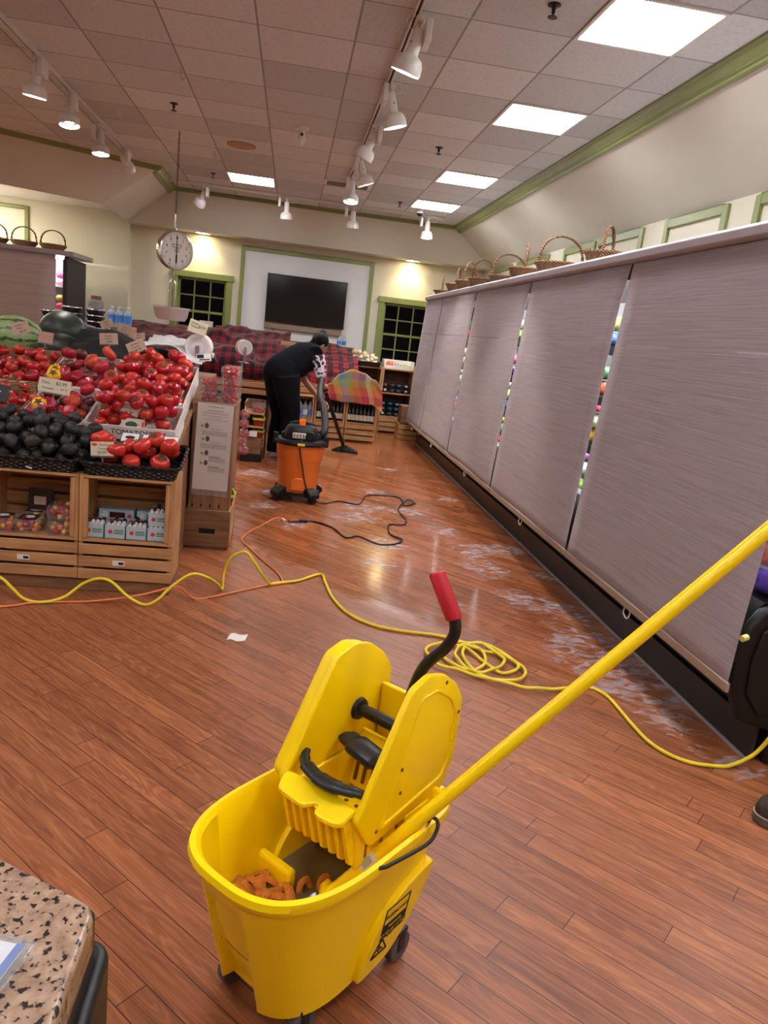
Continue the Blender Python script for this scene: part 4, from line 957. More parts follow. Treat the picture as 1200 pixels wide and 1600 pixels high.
# pale blue berry cartons in the right crate
M_PB = mat('pale_blue_card', (168, 186, 198), .6); M_PRED = mat('print_red', (206, 54, 52), .6); M_PGRN = mat('print_green', (110, 140, 110), .6)
def berry_carton(loc, lab, rot=None):
    t = thing('berry_carton', lab, 'carton', loc, 0, 'pale blue berry cartons', rot=rot)
    W, D, H = .100, .15, .072; w = .003
    MB().bb(-W/2, W/2, 0, w, 0, H).bb(-W/2, W/2, D-w, D, 0, H).bb(-W/2, -W/2+w, 0, D, 0, H).bb(W/2-w, W/2, 0, D, 0, H).bb(-W/2, W/2, 0, D, 0, w).build('carton', M_PB, t, bevel=.001)
    e = MB()
    for k in range(4): e.cyl((-W/2+.017+.0235*k, .004, H-.001), (-W/2+.017+.0235*k, D*.28, H+.004), .010, n=10)
    e.build('cut_flap', M_WHITE, t)
    MB().cyl((-.022, .0005, .036), (-.022, -.001, .036), .011, n=16).build('logo', M_PRED, t)
    MB().bb(-.004, .042, -.001, .0005, .037, .048).bb(-.004, .042, -.001, .0005, .026, .034).build('print', M_PGRN, t, smooth=0)
    f = MB()
    for (x, y, z, q) in heap(W*.9, D*.9, 36, .009, .012, 5, lambda x, y: .035, tries=12): f.ell((x, y+D/2, z), (q, q, q), 8, 5)
    o = f.build('berries', mat('dark_cherry', (70, 22, 26), .3), t, smooth=80); o['kind'] = 'stuff'
    return t
for x, y, z, l, r in ((-.905, 3.815, .284, 'pale blue berry carton at the left of the front row in the right crate', None), (-.798, 3.815, .284, 'pale blue berry carton second from left in the front row', None),
        (-.692, 3.815, .284, 'pale blue berry carton third from left in the front row', None), (-.586, 3.815, .284, 'lower of the two stacked pale blue berry cartons at the right', None),
        (-.586, 3.82, .364, 'upper of the two stacked pale blue berry cartons at the right', None)):
    berry_carton((x-.02, y, z), l, r)
for x, l in ((-.85, 'pale blue printed carton on its side behind the left berry cartons'), (-.655, 'pale blue printed carton on its side behind the right berry cartons')):
    t = thing('berry_carton', l, 'carton', (x, 3.99, .284), 0, 'pale blue cartons on their sides')
    MB().bb(-.09, .09, 0, .06, 0, .11).build('carton', M_PB, t, bevel=.002)
    w = MB()
    for k in range(4): w.bb(-.08+.012*(k % 2), -.045, -.0012, 0, .045+.014*k, .054+.014*k)
    w.build('print', M_WHITE, t, smooth=0)
    MB().bb(-.035, .045, -.0015, 0, .05, .095).build('picture', MATS['dark_cherry'], t, smooth=0)
    MB().cyl((.068, .0, .075), (.068, -.0015, .075), .013, n=14).build('logo', M_PRED, t)
# mixed cherry tomato packs in the left crate
for x, y, z, l in ((-1.37, 3.85, .284, 'mixed cherry tomato pack at the left of the left crate, front row'), (-1.245, 3.85, .284, 'mixed cherry tomato pack in the middle of the left crate, front row'),
        (-1.09, 3.86, .284, 'mixed cherry tomato pack at the right of the left crate, bottom'), (-1.09, 3.86, .360, 'mixed cherry tomato pack at the right of the left crate, upper'),
        (-1.26, 3.99, .284, 'mixed cherry tomato pack at the back of the left crate')):
    clamshell((x, y, z), l, 'mixed cherry tomato packs', W=.13, D=.14 if y < 3.9 else .1, fruit='mixed', label=(40, 36, 36) if z < .3 else None)
t = thing('produce_pouch', 'upright dark printed pouch at the back of the left crate', 'pouch', (-1.235, 4.0, .36))
MB().loft([[(x, y*.4, z) for x, y in rrect(.13*k, .06*k2, .01, 3)] for k, k2, z in ((1, 1, 0), (1, 1.3, .04), (.95, .5, .1), (.95, .15, .115))]).build('pouch', mat('pouch_dark', (52, 38, 34), .3, var=.3, vs=30), t, smooth=60)
MB().bb(-.03, .03, -.02, -.018, .03, .075).build('label', M_CARDD, t, smooth=0)
# herb packs and sign between basket and printed box
for x, l in ((-.80, 'left'), (-.695, 'middle'), (-.60, 'right')):
    t = thing('herb_pack', '%s of three clear packs with white oval label behind the large tomatoes' % l, 'herb pack', (x, 4.05, .755), 0, 'clear packs with oval labels', rot=(radians(28), 0, 0))
    MB().loft([[(a, b_, z) for a, b_ in rrect(.095*k, .10*k, .01, 3)] for k, z in ((.9, 0), (1, .02), (1, .03), (.92, .032))]).build('pack', M_CLEAR, t)
    MB().bb(-.042, .042, -.04, .03, .033, .034).build('label', M_WHITE, t, smooth=0)
    MB().ell((0, -.005, .0345), (.026, .014, .0008), 16, 4).build('label_oval', M_INK, t)
    MB().bb(-.036, .036, -.03, .035, .008, .02).build('herbs', mat('herb_green', (88, 104, 60), .8, var=.4, vs=50), t)
t = thing('sign_card', 'white card with green avocado picture behind the large tomatoes', 'sign', (-.80, 4.085, .80), rot=(radians(-8), 0, 0))
MB().bb(-.06, .06, -.002, 0, 0, .075).build('card', M_PAPER, t, smooth=0)
MB().ell((-.005, -.003, .042), (.036, .0012, .018), 16, 5, fn=lambda p: 1-.2*max(0, p.x)).build('picture', mat('avo_green', (66, 84, 56), .6), t)
MB().bb(.045, .056, -.003, -.002, .02, .06).build('stripe', M_PRED, t, smooth=0)
t = thing('net_bag', 'net bag of small red and white potatoes at the left edge above the avocados', 'net bag', (-1.55, 4.12, .84))
f = MB(); R = random.Random(8)
for k in range(16): f.ell((R.uniform(-.09, .09), R.uniform(-.04, .05), R.uniform(-.03, .06)), (.026, .026, .024), 10, 7, mi=R.randint(0, 1))
o = f.build('potatoes', [mat('potato_red', (176, 66, 76), .5), mat('potato_pale', (222, 190, 160), .6)], t, smooth=80); o['kind'] = 'stuff'
t = thing('sign_card', 'dark card with white scribbled writing at the left edge above the avocados', 'sign', (-1.51, 4.10, .92), rot=(radians(-15), radians(8), radians(5)))
MB().bb(-.08, .07, -.003, 0, -.02, .07).build('card', mat('dark_card', (48, 50, 50), .5), t, bevel=.001)
MB().box((-.01, -.004, .02), (.09, .001, .006), Euler((0, -.3, 0)).to_matrix()).box((-.01, -.004, .04), (.07, .001, .004), Euler((0, -.3, 0)).to_matrix()).build('writing', M_WHITE, t, smooth=0)
# ---- price cards
def price_card(loc, lab, w=.085, h=.055, rot=(0,0,0), m=None, lines=(), stem=.05, red=False):
    t = thing('price_card', lab, 'price card', loc, 0, 'handwritten price cards', rot=rot)
    MB().bb(-w/2, w/2, -.002, 0, 0, h).build('card', m or M_CARD, t, bevel=.0015)
    for i, (s, sz, x, z) in enumerate(lines): text('writing', s, sz*h, M_INK, t, (x*w, -.0028, z*h), ext=.0002)
    if red: MB().ell((-w*.33, -.003, h*.8), (w*.13, .001, h*.1), 12, 4).build('red_mark', M_PRED, t)
    MB().bb(-w*.5, w*.5, -.006, .004, -.008, .004).build('clip', M_CLEAR, t, bevel=.001)
    if stem: MB().cyl((0, 0, -.006), (0, .004, -stem), .005, n=8).lathe([(.016, -stem), (.018, -stem-.004), (.001, -stem-.005)], 12).build('stem', M_CLEAR, t)
    return t
HT = lambda p: (('Heirloom', .24, -.1, .74), ('Tomatoes', .22, -.1, .48), (p, .26, .05, .2))
price_card((-1.238, 4.20, .955), 'wide price card reading Tom. $2.99 over the heirloom box', .165, .075, (radians(-10), radians(5), 0), None, (('Tom.', .3, -.28, .68), ('$2.99', .34, .2, .7), ('per lb', .2, .3, .36), ('Tomatoes', .2, -.2, .3)), .07)
price_card((-.835, 4.12, .895), 'price card tilted right in front of the round red tomatoes', .105, .058, (radians(-14), radians(18), 0), None, (('Vine Ripe', .22, -.12, .75), ('Tomatoes', .2, -.1, .5), ('$2.99', .26, .05, .2)), .05)
price_card((-.885, 3.80, .715), 'price card with red mark standing in the large tomatoes', .112, .07, (radians(-6), radians(-4), 0), None, (('Beefsteak', .2, .12, .78), ('Tomatoes', .18, .05, .52), ('$3.99', .26, -.02, .22)), .05, True)
price_card((-1.70, 5.10, 1.205), 'tan price card tilted left in front of the striped watermelon', .11, .075, (radians(-10), radians(-18), 0), M_CARDD, (('Seedless', .2, -.05, .75), ('Melon', .2, -.05, .5), ('$6.99', .24, .1, .2)), .05)
price_card((-1.555, 5.09, 1.165), 'plain tan card back standing at the rear of the left tomato box', .09, .07, (radians(-10), radians(3), 0), mat('card_back', (190, 140, 128), .8), (), .03)
price_card((-1.17, 5.12, 1.20), 'tan price card in front of the black cover, left of the pair', .115, .07, (radians(-8), radians(-6), 0), M_CARDD, (('Organic', .22, 0, .74), ('Tomatoes', .18, -.05, .48), ('$4.99', .24, .05, .2)), .19)
price_card((-.985, 5.13, 1.17), 'tan price card tilted left in front of the black cover, right of the pair', .12, .075, (radians(-10), radians(-28), 0), M_CARDD, (('Heirloom', .22, 0, .74), ('Tomatoes', .18, -.05, .48), ('$5.99', .24, .05, .2)), .19)
price_card((-.645, 5.30, 1.325), 'pale price card tilted right standing on the round white bag roll', .125, .085, (radians(-5), radians(14), 0), None, (('Green', .22, -.2, .74), ('Tomatoes', .18, -.15, .48), ('$2.99', .26, .22, .6)), .035)
# ================================================================ rear of the island
tb = thing('display_table', 'brown wooden table behind the tomato boxes, carrying melons and covered produce', 'display table', (0, 0, 0))
MB().bb(-3.0, -.62, 5.16, 6.7, .93, .97).build('table_top', M_BROWN, tb, bevel=.004)
MB().bb(-2.95, -.66, 5.2, 5.22, .0, .93).build('front_panel', M_BROWN, tb)
MB().bb(-.68, -.66, 5.22, 6.66, .0, .93).build('side_panel', M_BROWNZ, tb)
for x in (-2.9, -.74):
    for y in (5.26, 6.6): MB().bb(x-.03, x+.03, y-.03, y+.03, 0, .93).build('leg', M_BROWNZ, tb)
M_MEL = make_watermelon(); M_DMEL = mat('dark_rind', (38, 46, 34), .4, var=.3, vs=7)
def melon(loc, r, lab, m, rot=(0, 0, 0)):
    t = thing('watermelon', lab, 'watermelon', loc, 0, 'watermelons', rot=rot)
    MB().ell((0, 0, 0), r, 28, 18).build('rind', m, t, smooth=80)
    MB().cyl((r[0]*.985, 0, 0), (r[0]*1.0+.006, 0, 0), .012, .006, 8).build('stem_end', mat('stem_dry', (120, 110, 70), .8), t)
    return t
TT = .97
melon((-1.93, 5.65, TT+.185), (.19, .15, .15), 'pale striped watermelon, the light one in the middle of the pile', M_MEL, (0, 0, .2))
melon((-2.29, 5.60, TT+.18), (.17, .15, .155), 'dark green watermelon at the left edge, left of the striped one', M_DMEL, (0, 0, .8))
melon((-1.74, 6.12, TT+.225), (.19, .16, .17), 'dark green watermelon behind and right of the striped one', M_DMEL, (0, 0, -.3))
melon((-1.58, 5.50, TT+.14), (.16, .12, .11), 'dark green watermelon low in front, right of the striped one', M_DMEL, (0, 0, -.4))
tag(MB().prism([(5.3, TT), (5.3, TT+.02), (6.5, TT+.03), (6.5, TT)], -2.5, -1.4, 'x').build('tray', M_MATT), 'dark tray under the watermelons', 'tray')
o = tag(MB().ell((0, 0, 0), (.055, .045, .03), 14, 8, fn=lambda p: 1+.25*noise.noise(p*3)).build('melon_slice', M_DMEL, loc=(-1.495, 5.27, TT+.06), smooth=60), 'small wrapped dark melon piece with white band beside the tan cards', 'melon slice')
MB().tube(catmull([(-.05, -.02, .01), (-.03, -.03, .045), (.02, -.03, .05), (.055, -.02, .015)], 5), .009, 8).build('white_band', M_WHITE, o)
# black shade cloth over covered produce
M_CLOTHB = mat('black_cloth', (24, 22, 24), .85, bump=.6, bs=45)
def lumps(x0, x1, y0, y1, zf, nu, nv, name, m, solid=.004, seed=0, amp=.03, fr=7):
    def fn(u, v):
        x = x0+(x1-x0)*u; y = y0+(y1-y0)*v
        return (x, y, zf(u, v)+amp*noise.noise(Vector((x*fr, y*fr, seed))))
    return MB().grid(fn, nu, nv).build(name, m, solid=solid, smooth=60)
o = lumps(-1.52, -.86, 5.2, 6.3, lambda u, v: TT+.05+.25*sin(pi*min(1, v*1.0+.05))**.6*(1-.55*max(0, u-.35)/.65)*min(1, (u+.02)*8), 26, 30, 'cover_cloth', M_CLOTHB, seed=3, amp=.035)
tag(o, 'rumpled black cloth covering produce behind the tomato boxes', 'cover')
M_BSHEET = mat('white_sheet', (206, 202, 204), .45, spec=.5)
o = lumps(-.99, -.585, 5.22, 6.3, lambda u, v: TT+.24+.05*sin(pi*v)-.30*max(0, u-.55)**1.5, 26, 30, 'plastic_sheet', M_BSHEET, .002, 5, .05, 8)
tag(o, 'crumpled white plastic sheet over the table corner behind the round bag roll', 'plastic sheet')
t = thing('produce_tray', 'dark flat tray of greens behind the right tomato box', 'tray', (-.88, 5.26, TT+.07))
MB().bb(-.16, .2, -.06, .2, 0, .05).build('tray', M_BLACK, t, bevel=.004)
MB().grid(lambda u, v: (-.15+.34*u, -.05+.24*v, .05+.03*noise.noise(Vector((u*9, v*9, 2)))+.02), 14, 12).build('greens', mat('dark_greens', (92, 84, 74), .8, var=.4, vs=30), t, solid=.01)
# produce bag rolls on stands
def bag_roll(loc, r, lab, rz=0, tl=0, BL=1.9):
    t = thing('bag_roll', lab, 'bag roll', loc, 0, 'rolls of produce bags', rot=(tl, 0, rz))
    Mx = Matrix.Rotation(pi/2, 4, 'X')
    MB().lathe([(r*.2, -.05), (r, -.05), (r*1.02, -.045), (r*1.02, .09), (r*.96, .10), (r*.2, .10)], 32, M=Mx).build('roll', mat('roll_white', (222, 210, 208), .5), t)
    for q in (.55, .72): MB().tube([(r*q*cos(2*pi*i/32), -.101, r*q*sin(2*pi*i/32)) for i in range(32)], .0015, 5, closed=True).build('ring_line', mat('ring_grey', (184, 170, 168), .6), t)
    MB().bb(-.016, .016, -.122, -.104, -r*BL, .012).build('bracket', M_STEEL, t, bevel=.003)
    MB().cyl((0, -.125, 0), (0, .06, 0), .008, n=10).build('spindle', M_STEEL, t)
    MB().bb(-.05, .05, -.13, .05, -r*BL-.01, -r*BL).build('base', M_STEEL, t, bevel=.002)
    return t
bag_roll((-.63, 5.42, 1.235), .088, 'large round white bag roll on a steel bracket behind the right tomato box', 0, 0, 2.9)
bag_roll((-.535, 8.8, 1.15), .085, 'round white bag roll in front of the plaid cover, centre', .25, 0)
bag_roll((-1.715, 6.3, 1.265), .065, 'small round white bag roll beside the watermelons', 0, 0, 4.3)
t = thing('shelf_post', 'thin steel floor post holding the centre bag roll', 'post', (-.535, 8.7, 0))
MB().cyl((0, 0, 0), (0, 0, .97), .014, n=10).lathe([(.12, 0), (.12, .01), (.02, .02)], 20).build('post', M_STEEL, t)
MB().box((.10, 0, 1.02), (.12, .015, .012)).box((.14, -.01, 1.05), (.02, .02, .06)).build('arm', M_STEEL, t)
t = thing('price_tag', 'black and white price tag on the table corner beside the round bag roll', 'price tag', (-.575, 5.24, 1.15), rot=(radians(-20), radians(-8), 0))
MB().bb(-.05, .05, -.003, 0, 0, .05).build('card', M_WHITE, t, smooth=0)
MB().bb(-.045, .0, -.004, -.003, .02, .045).bb(-.03, .04, -.004, -.003, .006, .014).build('print', M_INK, t, smooth=0)
# black-lidded bowls, bottles
tag(MB().bb(-2.06, -1.51, 6.4, 6.68, TT, TT+.144).build('dark_crate', M_MATT, bevel=.004), 'dark crate under the stacked tubs', 'crate')
M_LID = mat('dark_lid', (40, 36, 40), .25)
def bowl_stack(x, y, n, lab, m):
    for k in range(n):
        t = thing('food_tub', '%s, %s' % (lab, ('bottom', 'second up', 'third up', 'fourth up', 'fifth up', 'top')[k] if k < n-1 else 'top'), 'tub', (x, y, TT+.145+.048*k), 0, 'stacked dark tubs')
        MB().lathe([(.06, 0), (.075, .034), (.08, .034), (.08, .046), (.07, .0475), (.001, .0475)], 20).build('tub', m, t)
        MB().lathe([(.0815, .036), (.083, .040), (.0815, .045)], 20, c0=False, c1=False).build('lid_rim', M_STEEL, t)
bowl_stack(-1.79, 6.52, 6, 'dark shiny tub in the left stack beyond the melons', M_LID)
bowl_stack(-1.60, 6.52, 6, 'dark shiny tub in the right stack beyond the melons', M_LID)
bowl_stack(-1.96, 6.56, 5, 'dark shiny tub in the rearmost stack beyond the melons', M_LID)
t = thing('glass_jar', 'round jar with brown cap on the stacked tubs', 'jar', (-1.60, 6.52, TT+.145+.29))
MB().lathe([(.05, 0), (.06, .02), (.055, .06), (.035, .075)], 20).build('jar', thin_clear('jar_tint', (120, 130, 130), .4), t)
MB().lathe([(.04, .072), (.04, .1), (.001, .102)], 20).build('cap', M_BROWN, t)
tag(MB().bb(-1.495, -1.3, 6.36, 6.66, TT, TT+.315).build('carton', M_BOXT, bevel=.004), 'tan carton under the blue water bottles', 'carton')
M_WATER = thin_clear('bottle_clear', (190, 214, 236), .45); M_BLUE = mat('blue_label', (60, 130, 206), .4)
for k, x in enumerate((-1.46, -1.395, -1.33)):
    t = thing('water_bottle', '%s of three blue-labelled water bottles beyond the black cover' % ('leftmost', 'middle', 'rightmost')[k], 'bottle', (x, 6.45, TT+.315), 0, 'blue water bottles')
    MB().lathe([(.026, 0), (.03, .005), (.03, .11), (.012, .135), (.012, .145)], 16).build('bottle', M_WATER, t)
    MB().lathe([(.0305, .03), (.0305, .09)], 16, c0=False, c1=False).build('label', M_BLUE, t)
    MB().lathe([(.014, .143), (.014, .158), (.001, .159)], 12).build('cap', M_WHITE, t)
for loc, rot, l in (((-1.445, 6.28, 1.27), (radians(-10), radians(-25), 0), 'tan price card tilted left before the blue bottles, leftmost'), ((-1.33, 6.28, 1.245), (radians(-10), radians(16), 0), 'tan price card before the blue bottles, right of the leftmost'),
        ((-1.20, 6.25, 1.20), (radians(-30), radians(-12), 0), 'tan price card at the right end of the black cover'), ((-1.59, 6.22, 1.215), (radians(-10), radians(12), 0), 'tan price card beside the small bag roll'), ((-1.64, 6.2, 1.135), (radians(-10), 0, 0), 'orange-tan price card below the dark tub stacks')):
    price_card(loc, l, .10, .065, rot, M_CARDD if 'orange' not in l else mat('card_orange', (196, 140, 100), .8), (('Organic', .2, 0, .7), ('$3.99', .26, 0, .3)) if 'orange' not in l else (), .05)
# ---- hanging produce scale
sc = thing('hanging_scale', 'round chrome produce scale with white dial hanging on a chain', 'scale', (-1.275, 8.3, 0))
ch = MB(); z = CZ; k = 0
while z > 2.42:
    ring = [(.008*cos(a), 0, .016*sin(a)-.012) for a in [2*pi*i/10 for i in range(10)]]
    ch.tube([((p[0] if k % 2 else 0), (0 if k % 2 else p[0]), z+p[2]) for p in ring], .0028, 5, closed=True); z -= .024; k += 1
ch.build('chain', mat('dark_chain', (84, 78, 76), .4, .8), sc)
Md = Matrix.Translation((0, 0, 2.065)) @ Matrix.Rotation(radians(40), 4, 'Z') @ Matrix.Rotation(pi/2, 4, 'X')
MB().lathe([(.001, -.09), (.15, -.085), (.175, -.06), (.19, -.02), (.195, .03), (.193, .055), (.182, .058), (.178, .045), (.001, .045)], 44, M=Md).build('housing', M_CHROME, sc)
MB().lathe([(.176, .046), (.001, .0462)], 44, M=Md, c0=False).build('dial', mat('dial_white', (226, 220, 208), .5), sc)
tk = MB()
for i in range(60):
    a = 2*pi*i/60; r0 = .155 if i % 5 else .142
    tk.tube([(r0*cos(a), r0*sin(a), .0475), (.168*cos(a), .168*sin(a), .0475)], .0014 if i % 5 else .0022, 4, M=Md)
tk.build('ticks', M_INK, sc)
MB().tube([(0, -.12, .049), (0, .15, .049)], .004, 6, M=Md).tube([(0, -.12, .049), (0, -.04, .049)], .008, 6, M=Md).build('pointer', M_INK, sc)
for i in range(10):
    a = pi/2-2*pi*i/10; tx = text('numeral', str(i), .042, M_INK, sc, (0, 0, 0)); tx.matrix_local = Md @ Matrix.Translation((.122*cos(a), .122*sin(a), .0478))
bx = MB(); bx.bb(-.055, .055, .03, .036, .047, .0476, M=Md).bb(-.055, .055, .056, .062, .047, .0476, M=Md).bb(-.055, -.049, .03, .062, .047, .0476, M=Md).bb(.049, .055, .03, .062, .047, .0476, M=Md)
for q in range(4): bx.bb(-.03, .03, .018-.012*q, .023-.012*q, .047, .0476, M=Md)
bx.build('dial_print', mat('dial_grey', (110, 102, 96), .7), sc)
MB().cyl((0, 0, 2.26), (0, 0, 2.42), .008, n=8).lathe([(.012, 2.255), (.02, 2.27), (.006, 2.29)], 12).build('hanger', M_CHROME, sc)
MB().cyl((0, 0, 1.78), (0, 0, 1.88), .012, n=10).tube([(-.03, 0, 1.50), (-.03, 0, 1.74), (0, 0, 1.79)], .006, 8).tube([(.03, 0, 1.50), (.03, 0, 1.74), (0, 0, 1.79)], .006, 8).tube([(0, .03, 1.50), (0, .03, 1.74), (0, 0, 1.79)], .006, 8).bb(-.19, .19, -.012, .012, 1.488, 1.502).build('pan_hanger', M_CHROME, sc)
MB().lathe([(.001, 1.36), (.14, 1.362), (.165, 1.40), (.178, 1.47), (.192, 1.485), (.192, 1.492), (.174, 1.478), (.158, 1.405), (.001, 1.37)], 40).build('pan', mat('pan_metal', (205, 200, 202), .42, .35), sc)
# ================================================================ display against the back wall
bn = thing('display_bench', 'long slatted wooden display bench against the back wall under plaid covers', 'display bench', (0, 0, 0))
bt = MB()
bt.bb(-2.4, .95, 10.36, 10.40, .575, .645).bb(-2.4, .95, 10.36, 10.40, .485, .555).build('front_rails', M_PINE, bn, bevel=.004)
MB().prism([(10.38, .62), (10.38, .66), (12.3, 1.12), (12.3, 1.06)], -2.4, .95, 'x').build('sloped_top', M_BROWN, bn)
MB().bb(-2.4, .95, 12.3, 12.5, .0, 1.2).build('back_box', M_BROWN, bn)
for x in (-2.35, -1.2, -.2, .88): MB().bb(x-.04, x+.04, 10.44, 10.52, 0, .62).build('leg', M_BROWNZ, bn)
MB().bb(-2.4, .95, 10.95, 10.98, 0, .62).build('underbench_shade', M_MATT, bn)  # black sheet added to stand for the shade under the bench
def draped(x0, x1, yf, yb, zf, zb, drop, name, m, lab, seed, amp=.07, fr=2.6, slant=0, rep=1.0, nu=44, nv=40):
    """cloth laid over a sloping heap: back edge high, front edge hanging over the rail"""
    Lt = sqrt((yb-yf)**2+(zb-zf)**2); tot = Lt+drop; vs = []; uvs = []
    mb = MB()
    def fn(u, v):
        d = v*tot; x = x0+(x1-x0)*u
        if d < Lt: k = d/Lt; y = yb+(yf-yb)*k; z = zb+(zf-zb)*k+.10*sin(pi*k)
        else: y = yf-.02-.015*sin(u*30); z = zf-(d-Lt)*(1+.12*sin(u*17+seed))
        n1 = noise.noise(Vector((x*fr, d*fr, seed))); n2 = noise.noise(Vector((x*fr*2.4, d*fr*2.4, seed+5)))
        e = min(1, d/.12)
        if d < Lt: z += amp*(n1+.45*n2)*e+.5*amp
        else: y -= .5*amp*(n1+.4*n2)
        return (x+.02*n2, y, z)
    mb.grid(fn, nu, nv); o = mb.build(name, m, solid=.006, smooth=70)
    uvl = o.data.uv_layers.new(name='UVMap')
    # vertex order is kept, so u and v follow from the vertex index
    for lp in o.data.loops:
        i = lp.vertex_index; uvl.data[lp.index].uv = ((i % (nu+1))/nu*(x1-x0)*rep, (i//(nu+1))/nv*tot*rep)
    return tag(o, lab, 'blanket', 'plaid blankets')
M_BUF = make_plaid('buffalo_plaid', 'buffalo', 118); M_BUF2 = make_plaid('buffalo_plaid_bright', 'buffalo', 176); M_MAD = make_plaid('madras_plaid', 'madras')
draped(-2.45, -1.15, 10.55, 12.35, .86, 1.20, .10, 'plaid_blanket', M_BUF, 'dark red and black plaid blanket at the left, behind the hanging scale', 1.3, .09)
draped(-1.2, -.02, 10.42, 12.3, .84, 1.26, .16, 'plaid_blanket', M_BUF, 'dark red and black plaid blanket in the middle, behind the round bag roll', 4.1, .12)
draped(-.08, 1.0, 10.6, 12.2, .72, 1.18, .12, 'plaid_blanket', M_BUF2, 'brighter red and black plaid blanket behind the bending person', 8.7, .07, rep=.85)
def produce_hump(x, y, z, r, lab): tag(MB().ell((0, 0, 0), r, 16, 10, fn=lambda p: 1+.1*noise.noise(p*3)).build('produce_mound', M_BROWN, loc=(x, y, z), smooth=80), lab, 'mound')
price_card((-.04, 10.37, 1.19), 'tan price card on a tall stem before the plaid, beside the person', .2, .05, (0, 0, 0), mat('card_gold', (196, 170, 120), .7), (), .545)
tag(MB().bb(.06, .26, 10.55, 10.75, 1.02, 1.14).build('paper_box', M_CARDD, bevel=.004), 'pale paper box on the plaid, left of the bending person', 'box')
for x, y, l in ((.74, 11.95, 'left'), (.82, 11.97, 'right')):
    t = thing('water_bottle', 'small clear bottle on the plaid near the green frame, %s one' % l, 'bottle', (x, y, 1.235), 0, 'small clear bottles on the plaid')
    MB().lathe([(.03, 0), (.034, .005), (.034, .09), (.015, .12), (.015, .14)], 14).build('bottle', M_WATER, t)
    MB().lathe([(.035, .02), (.035, .07)], 14, c0=False, c1=False).build('label', M_BLUE, t)
tag(MB().bb(-1.45, -1.25, 12.25, 12.4, 1.28, 1.37).build('white_carton', M_WHITE, bevel=.004), 'small white carton on the plaid under the left window', 'carton')
# ---- crates of bottles beside the person
M_WINE = mat('dark_bottle', (22, 22, 20), .12, spec=.6); M_WLAB = mat('wine_label', (196, 190, 172), .6); M_SPIRIT = thin_clear('pale_bottle', (170, 190, 206), .5)
def far_crate(x0, x1, lab, lab_b, wine=True, n=7):
    t = thing('wooden_crate', lab, 'crate', ((x0+x1)/2, 10.13, 0), 0, 'stacked crates of bottles by the back wall'); w = x1-x0
    s = MB()
    for k in range(3): s.bb(-w/2, w/2, 0, .014, .02+k*.078, .02+k*.078+.062)
    s.build('front_slats', M_PINE, t, bevel=.002)
    for sx in (-1, 1): MB().bb(sx*(w/2-.012)-.012, sx*(w/2-.012)+.012, .014, .36, 0, .56).build('end_board', M_PINEZ, t, bevel=.002)
    MB().bb(-w/2, w/2, .0, .36, .545, .562).build('top_board', M_PINE, t, bevel=.002)
    MB().bb(-w/2+.024, w/2-.024, .014, .35, .245, .26).build('shelf', M_PINE, t)
    MB().bb(-w/2+.024, w/2-.024, .345, .36, 0, .545).build('back_board', M_BROWN, t)
    for k in range(n):
        x = (x0+x1)/2-w/2+.05+(w-.1)*k/(n-1)
        b = thing('bottle', lab_b, 'bottle', (x, 10.20, .261), 0, lab_b+' row')
        if wine:
            MB().lathe([(.026, 0), (.03, .005), (.03, .15), (.013, .19), (.012, .245), (.014, .248), (.014, .265), (.001, .266)], 14).build('bottle', M_WINE, b)
            MB().lathe([(.0306, .03), (.0306, .105)], 14, c0=False, c1=False).build('label', M_WLAB, b)
        else:
            MB().lathe([(.03, 0), (.035, .006), (.035, .16), (.014, .19), (.013, .22)], 14).build('bottle', M_SPIRIT, b)
            MB().lathe([(.0356, .04), (.0356, .11)], 14, c0=False, c1=False).build('label', M_BLUE if k % 2 else M_WHITE, b)
            MB().lathe([(.015, .218), (.015, .235), (.001, .236)], 12).build('cap', M_BLACK, b)
far_crate(.815, 1.235, 'pine crate of dark bottles at the right, under the coloured plaid cloth', 'dark wine bottle with pale label in the right crate', True, 7)
far_crate(.385, .805, 'pine crate of dark bottles in the middle, behind the vacuum wand', 'dark wine bottle with pale label in the middle crate', True, 7)
far_crate(-.06, .375, 'pine crate of clear bottles at the left, behind the person', 'clear bottle with blue or white label in the left crate', False, 6)
# madras cloth over the crates
def interp(p, x):
    for (a, b), (c, d) in zip(p, p[1:]):
        if x <= c: t = max(0, (x-a)/(c-a)); t = t*t*(3-2*t); return b+(d-b)*t
    return p[-1][1]
def madras():
    nu, nv = 48, 44; x0, x1 = .44, 1.27
    TP = [(.44, .64), (.56, .76), (.68, .90), (.85, .975), (1.0, .945), (1.15, .87), (1.27, .76)]; LO = [(.44, .575), (.6, .545), (.9, .53), (1.15, .53), (1.27, .45)]
    mb = MB()
    def fn(u, v):
        x = x0+(x1-x0)*u; back, front = 10.50, 10.10; top = interp(TP, x); n1 = noise.noise(Vector((x*6, v*4, 3)))
        if v < .35: k = v/.35; y = back+(front-back)*k; z = .66+(top-.66)*sin(k*pi/2)**.8
        else: k = (v-.35)/.65; y = front-.03*k**.5-.028*sin(u*19+1)*k; z = top+(interp(LO, x)-top)*k
        return (x+.05*max(0, u-.88)*8*max(0, v-.4)-.03*max(0, .15-u)*6*max(0, v-.4), y-.02*n1-.03*max(0, 1-abs(v-.35)*6), z+.012*n1)
    mb.grid(fn, nu, nv); o = mb.build('plaid_cloth', M_MAD, solid=.005, smooth=70)
    uvl = o.data.uv_layers.new(name='UVMap')
    for lp in o.data.loops:
        i = lp.vertex_index; u, v = (i % (nu+1))/nu, (i//(nu+1))/nv; co = o.data.vertices[i].co
        uvl.data[lp.index].uv = (u*.95+.05*sin(co.z*9), (1.0-co.z) if v > .35 else (1.0-interp(TP, x0+(x1-x0)*u)-(.35-v)))
    tag(o, 'orange, green and pink checked cloth draped over the bottle crates', 'cloth')
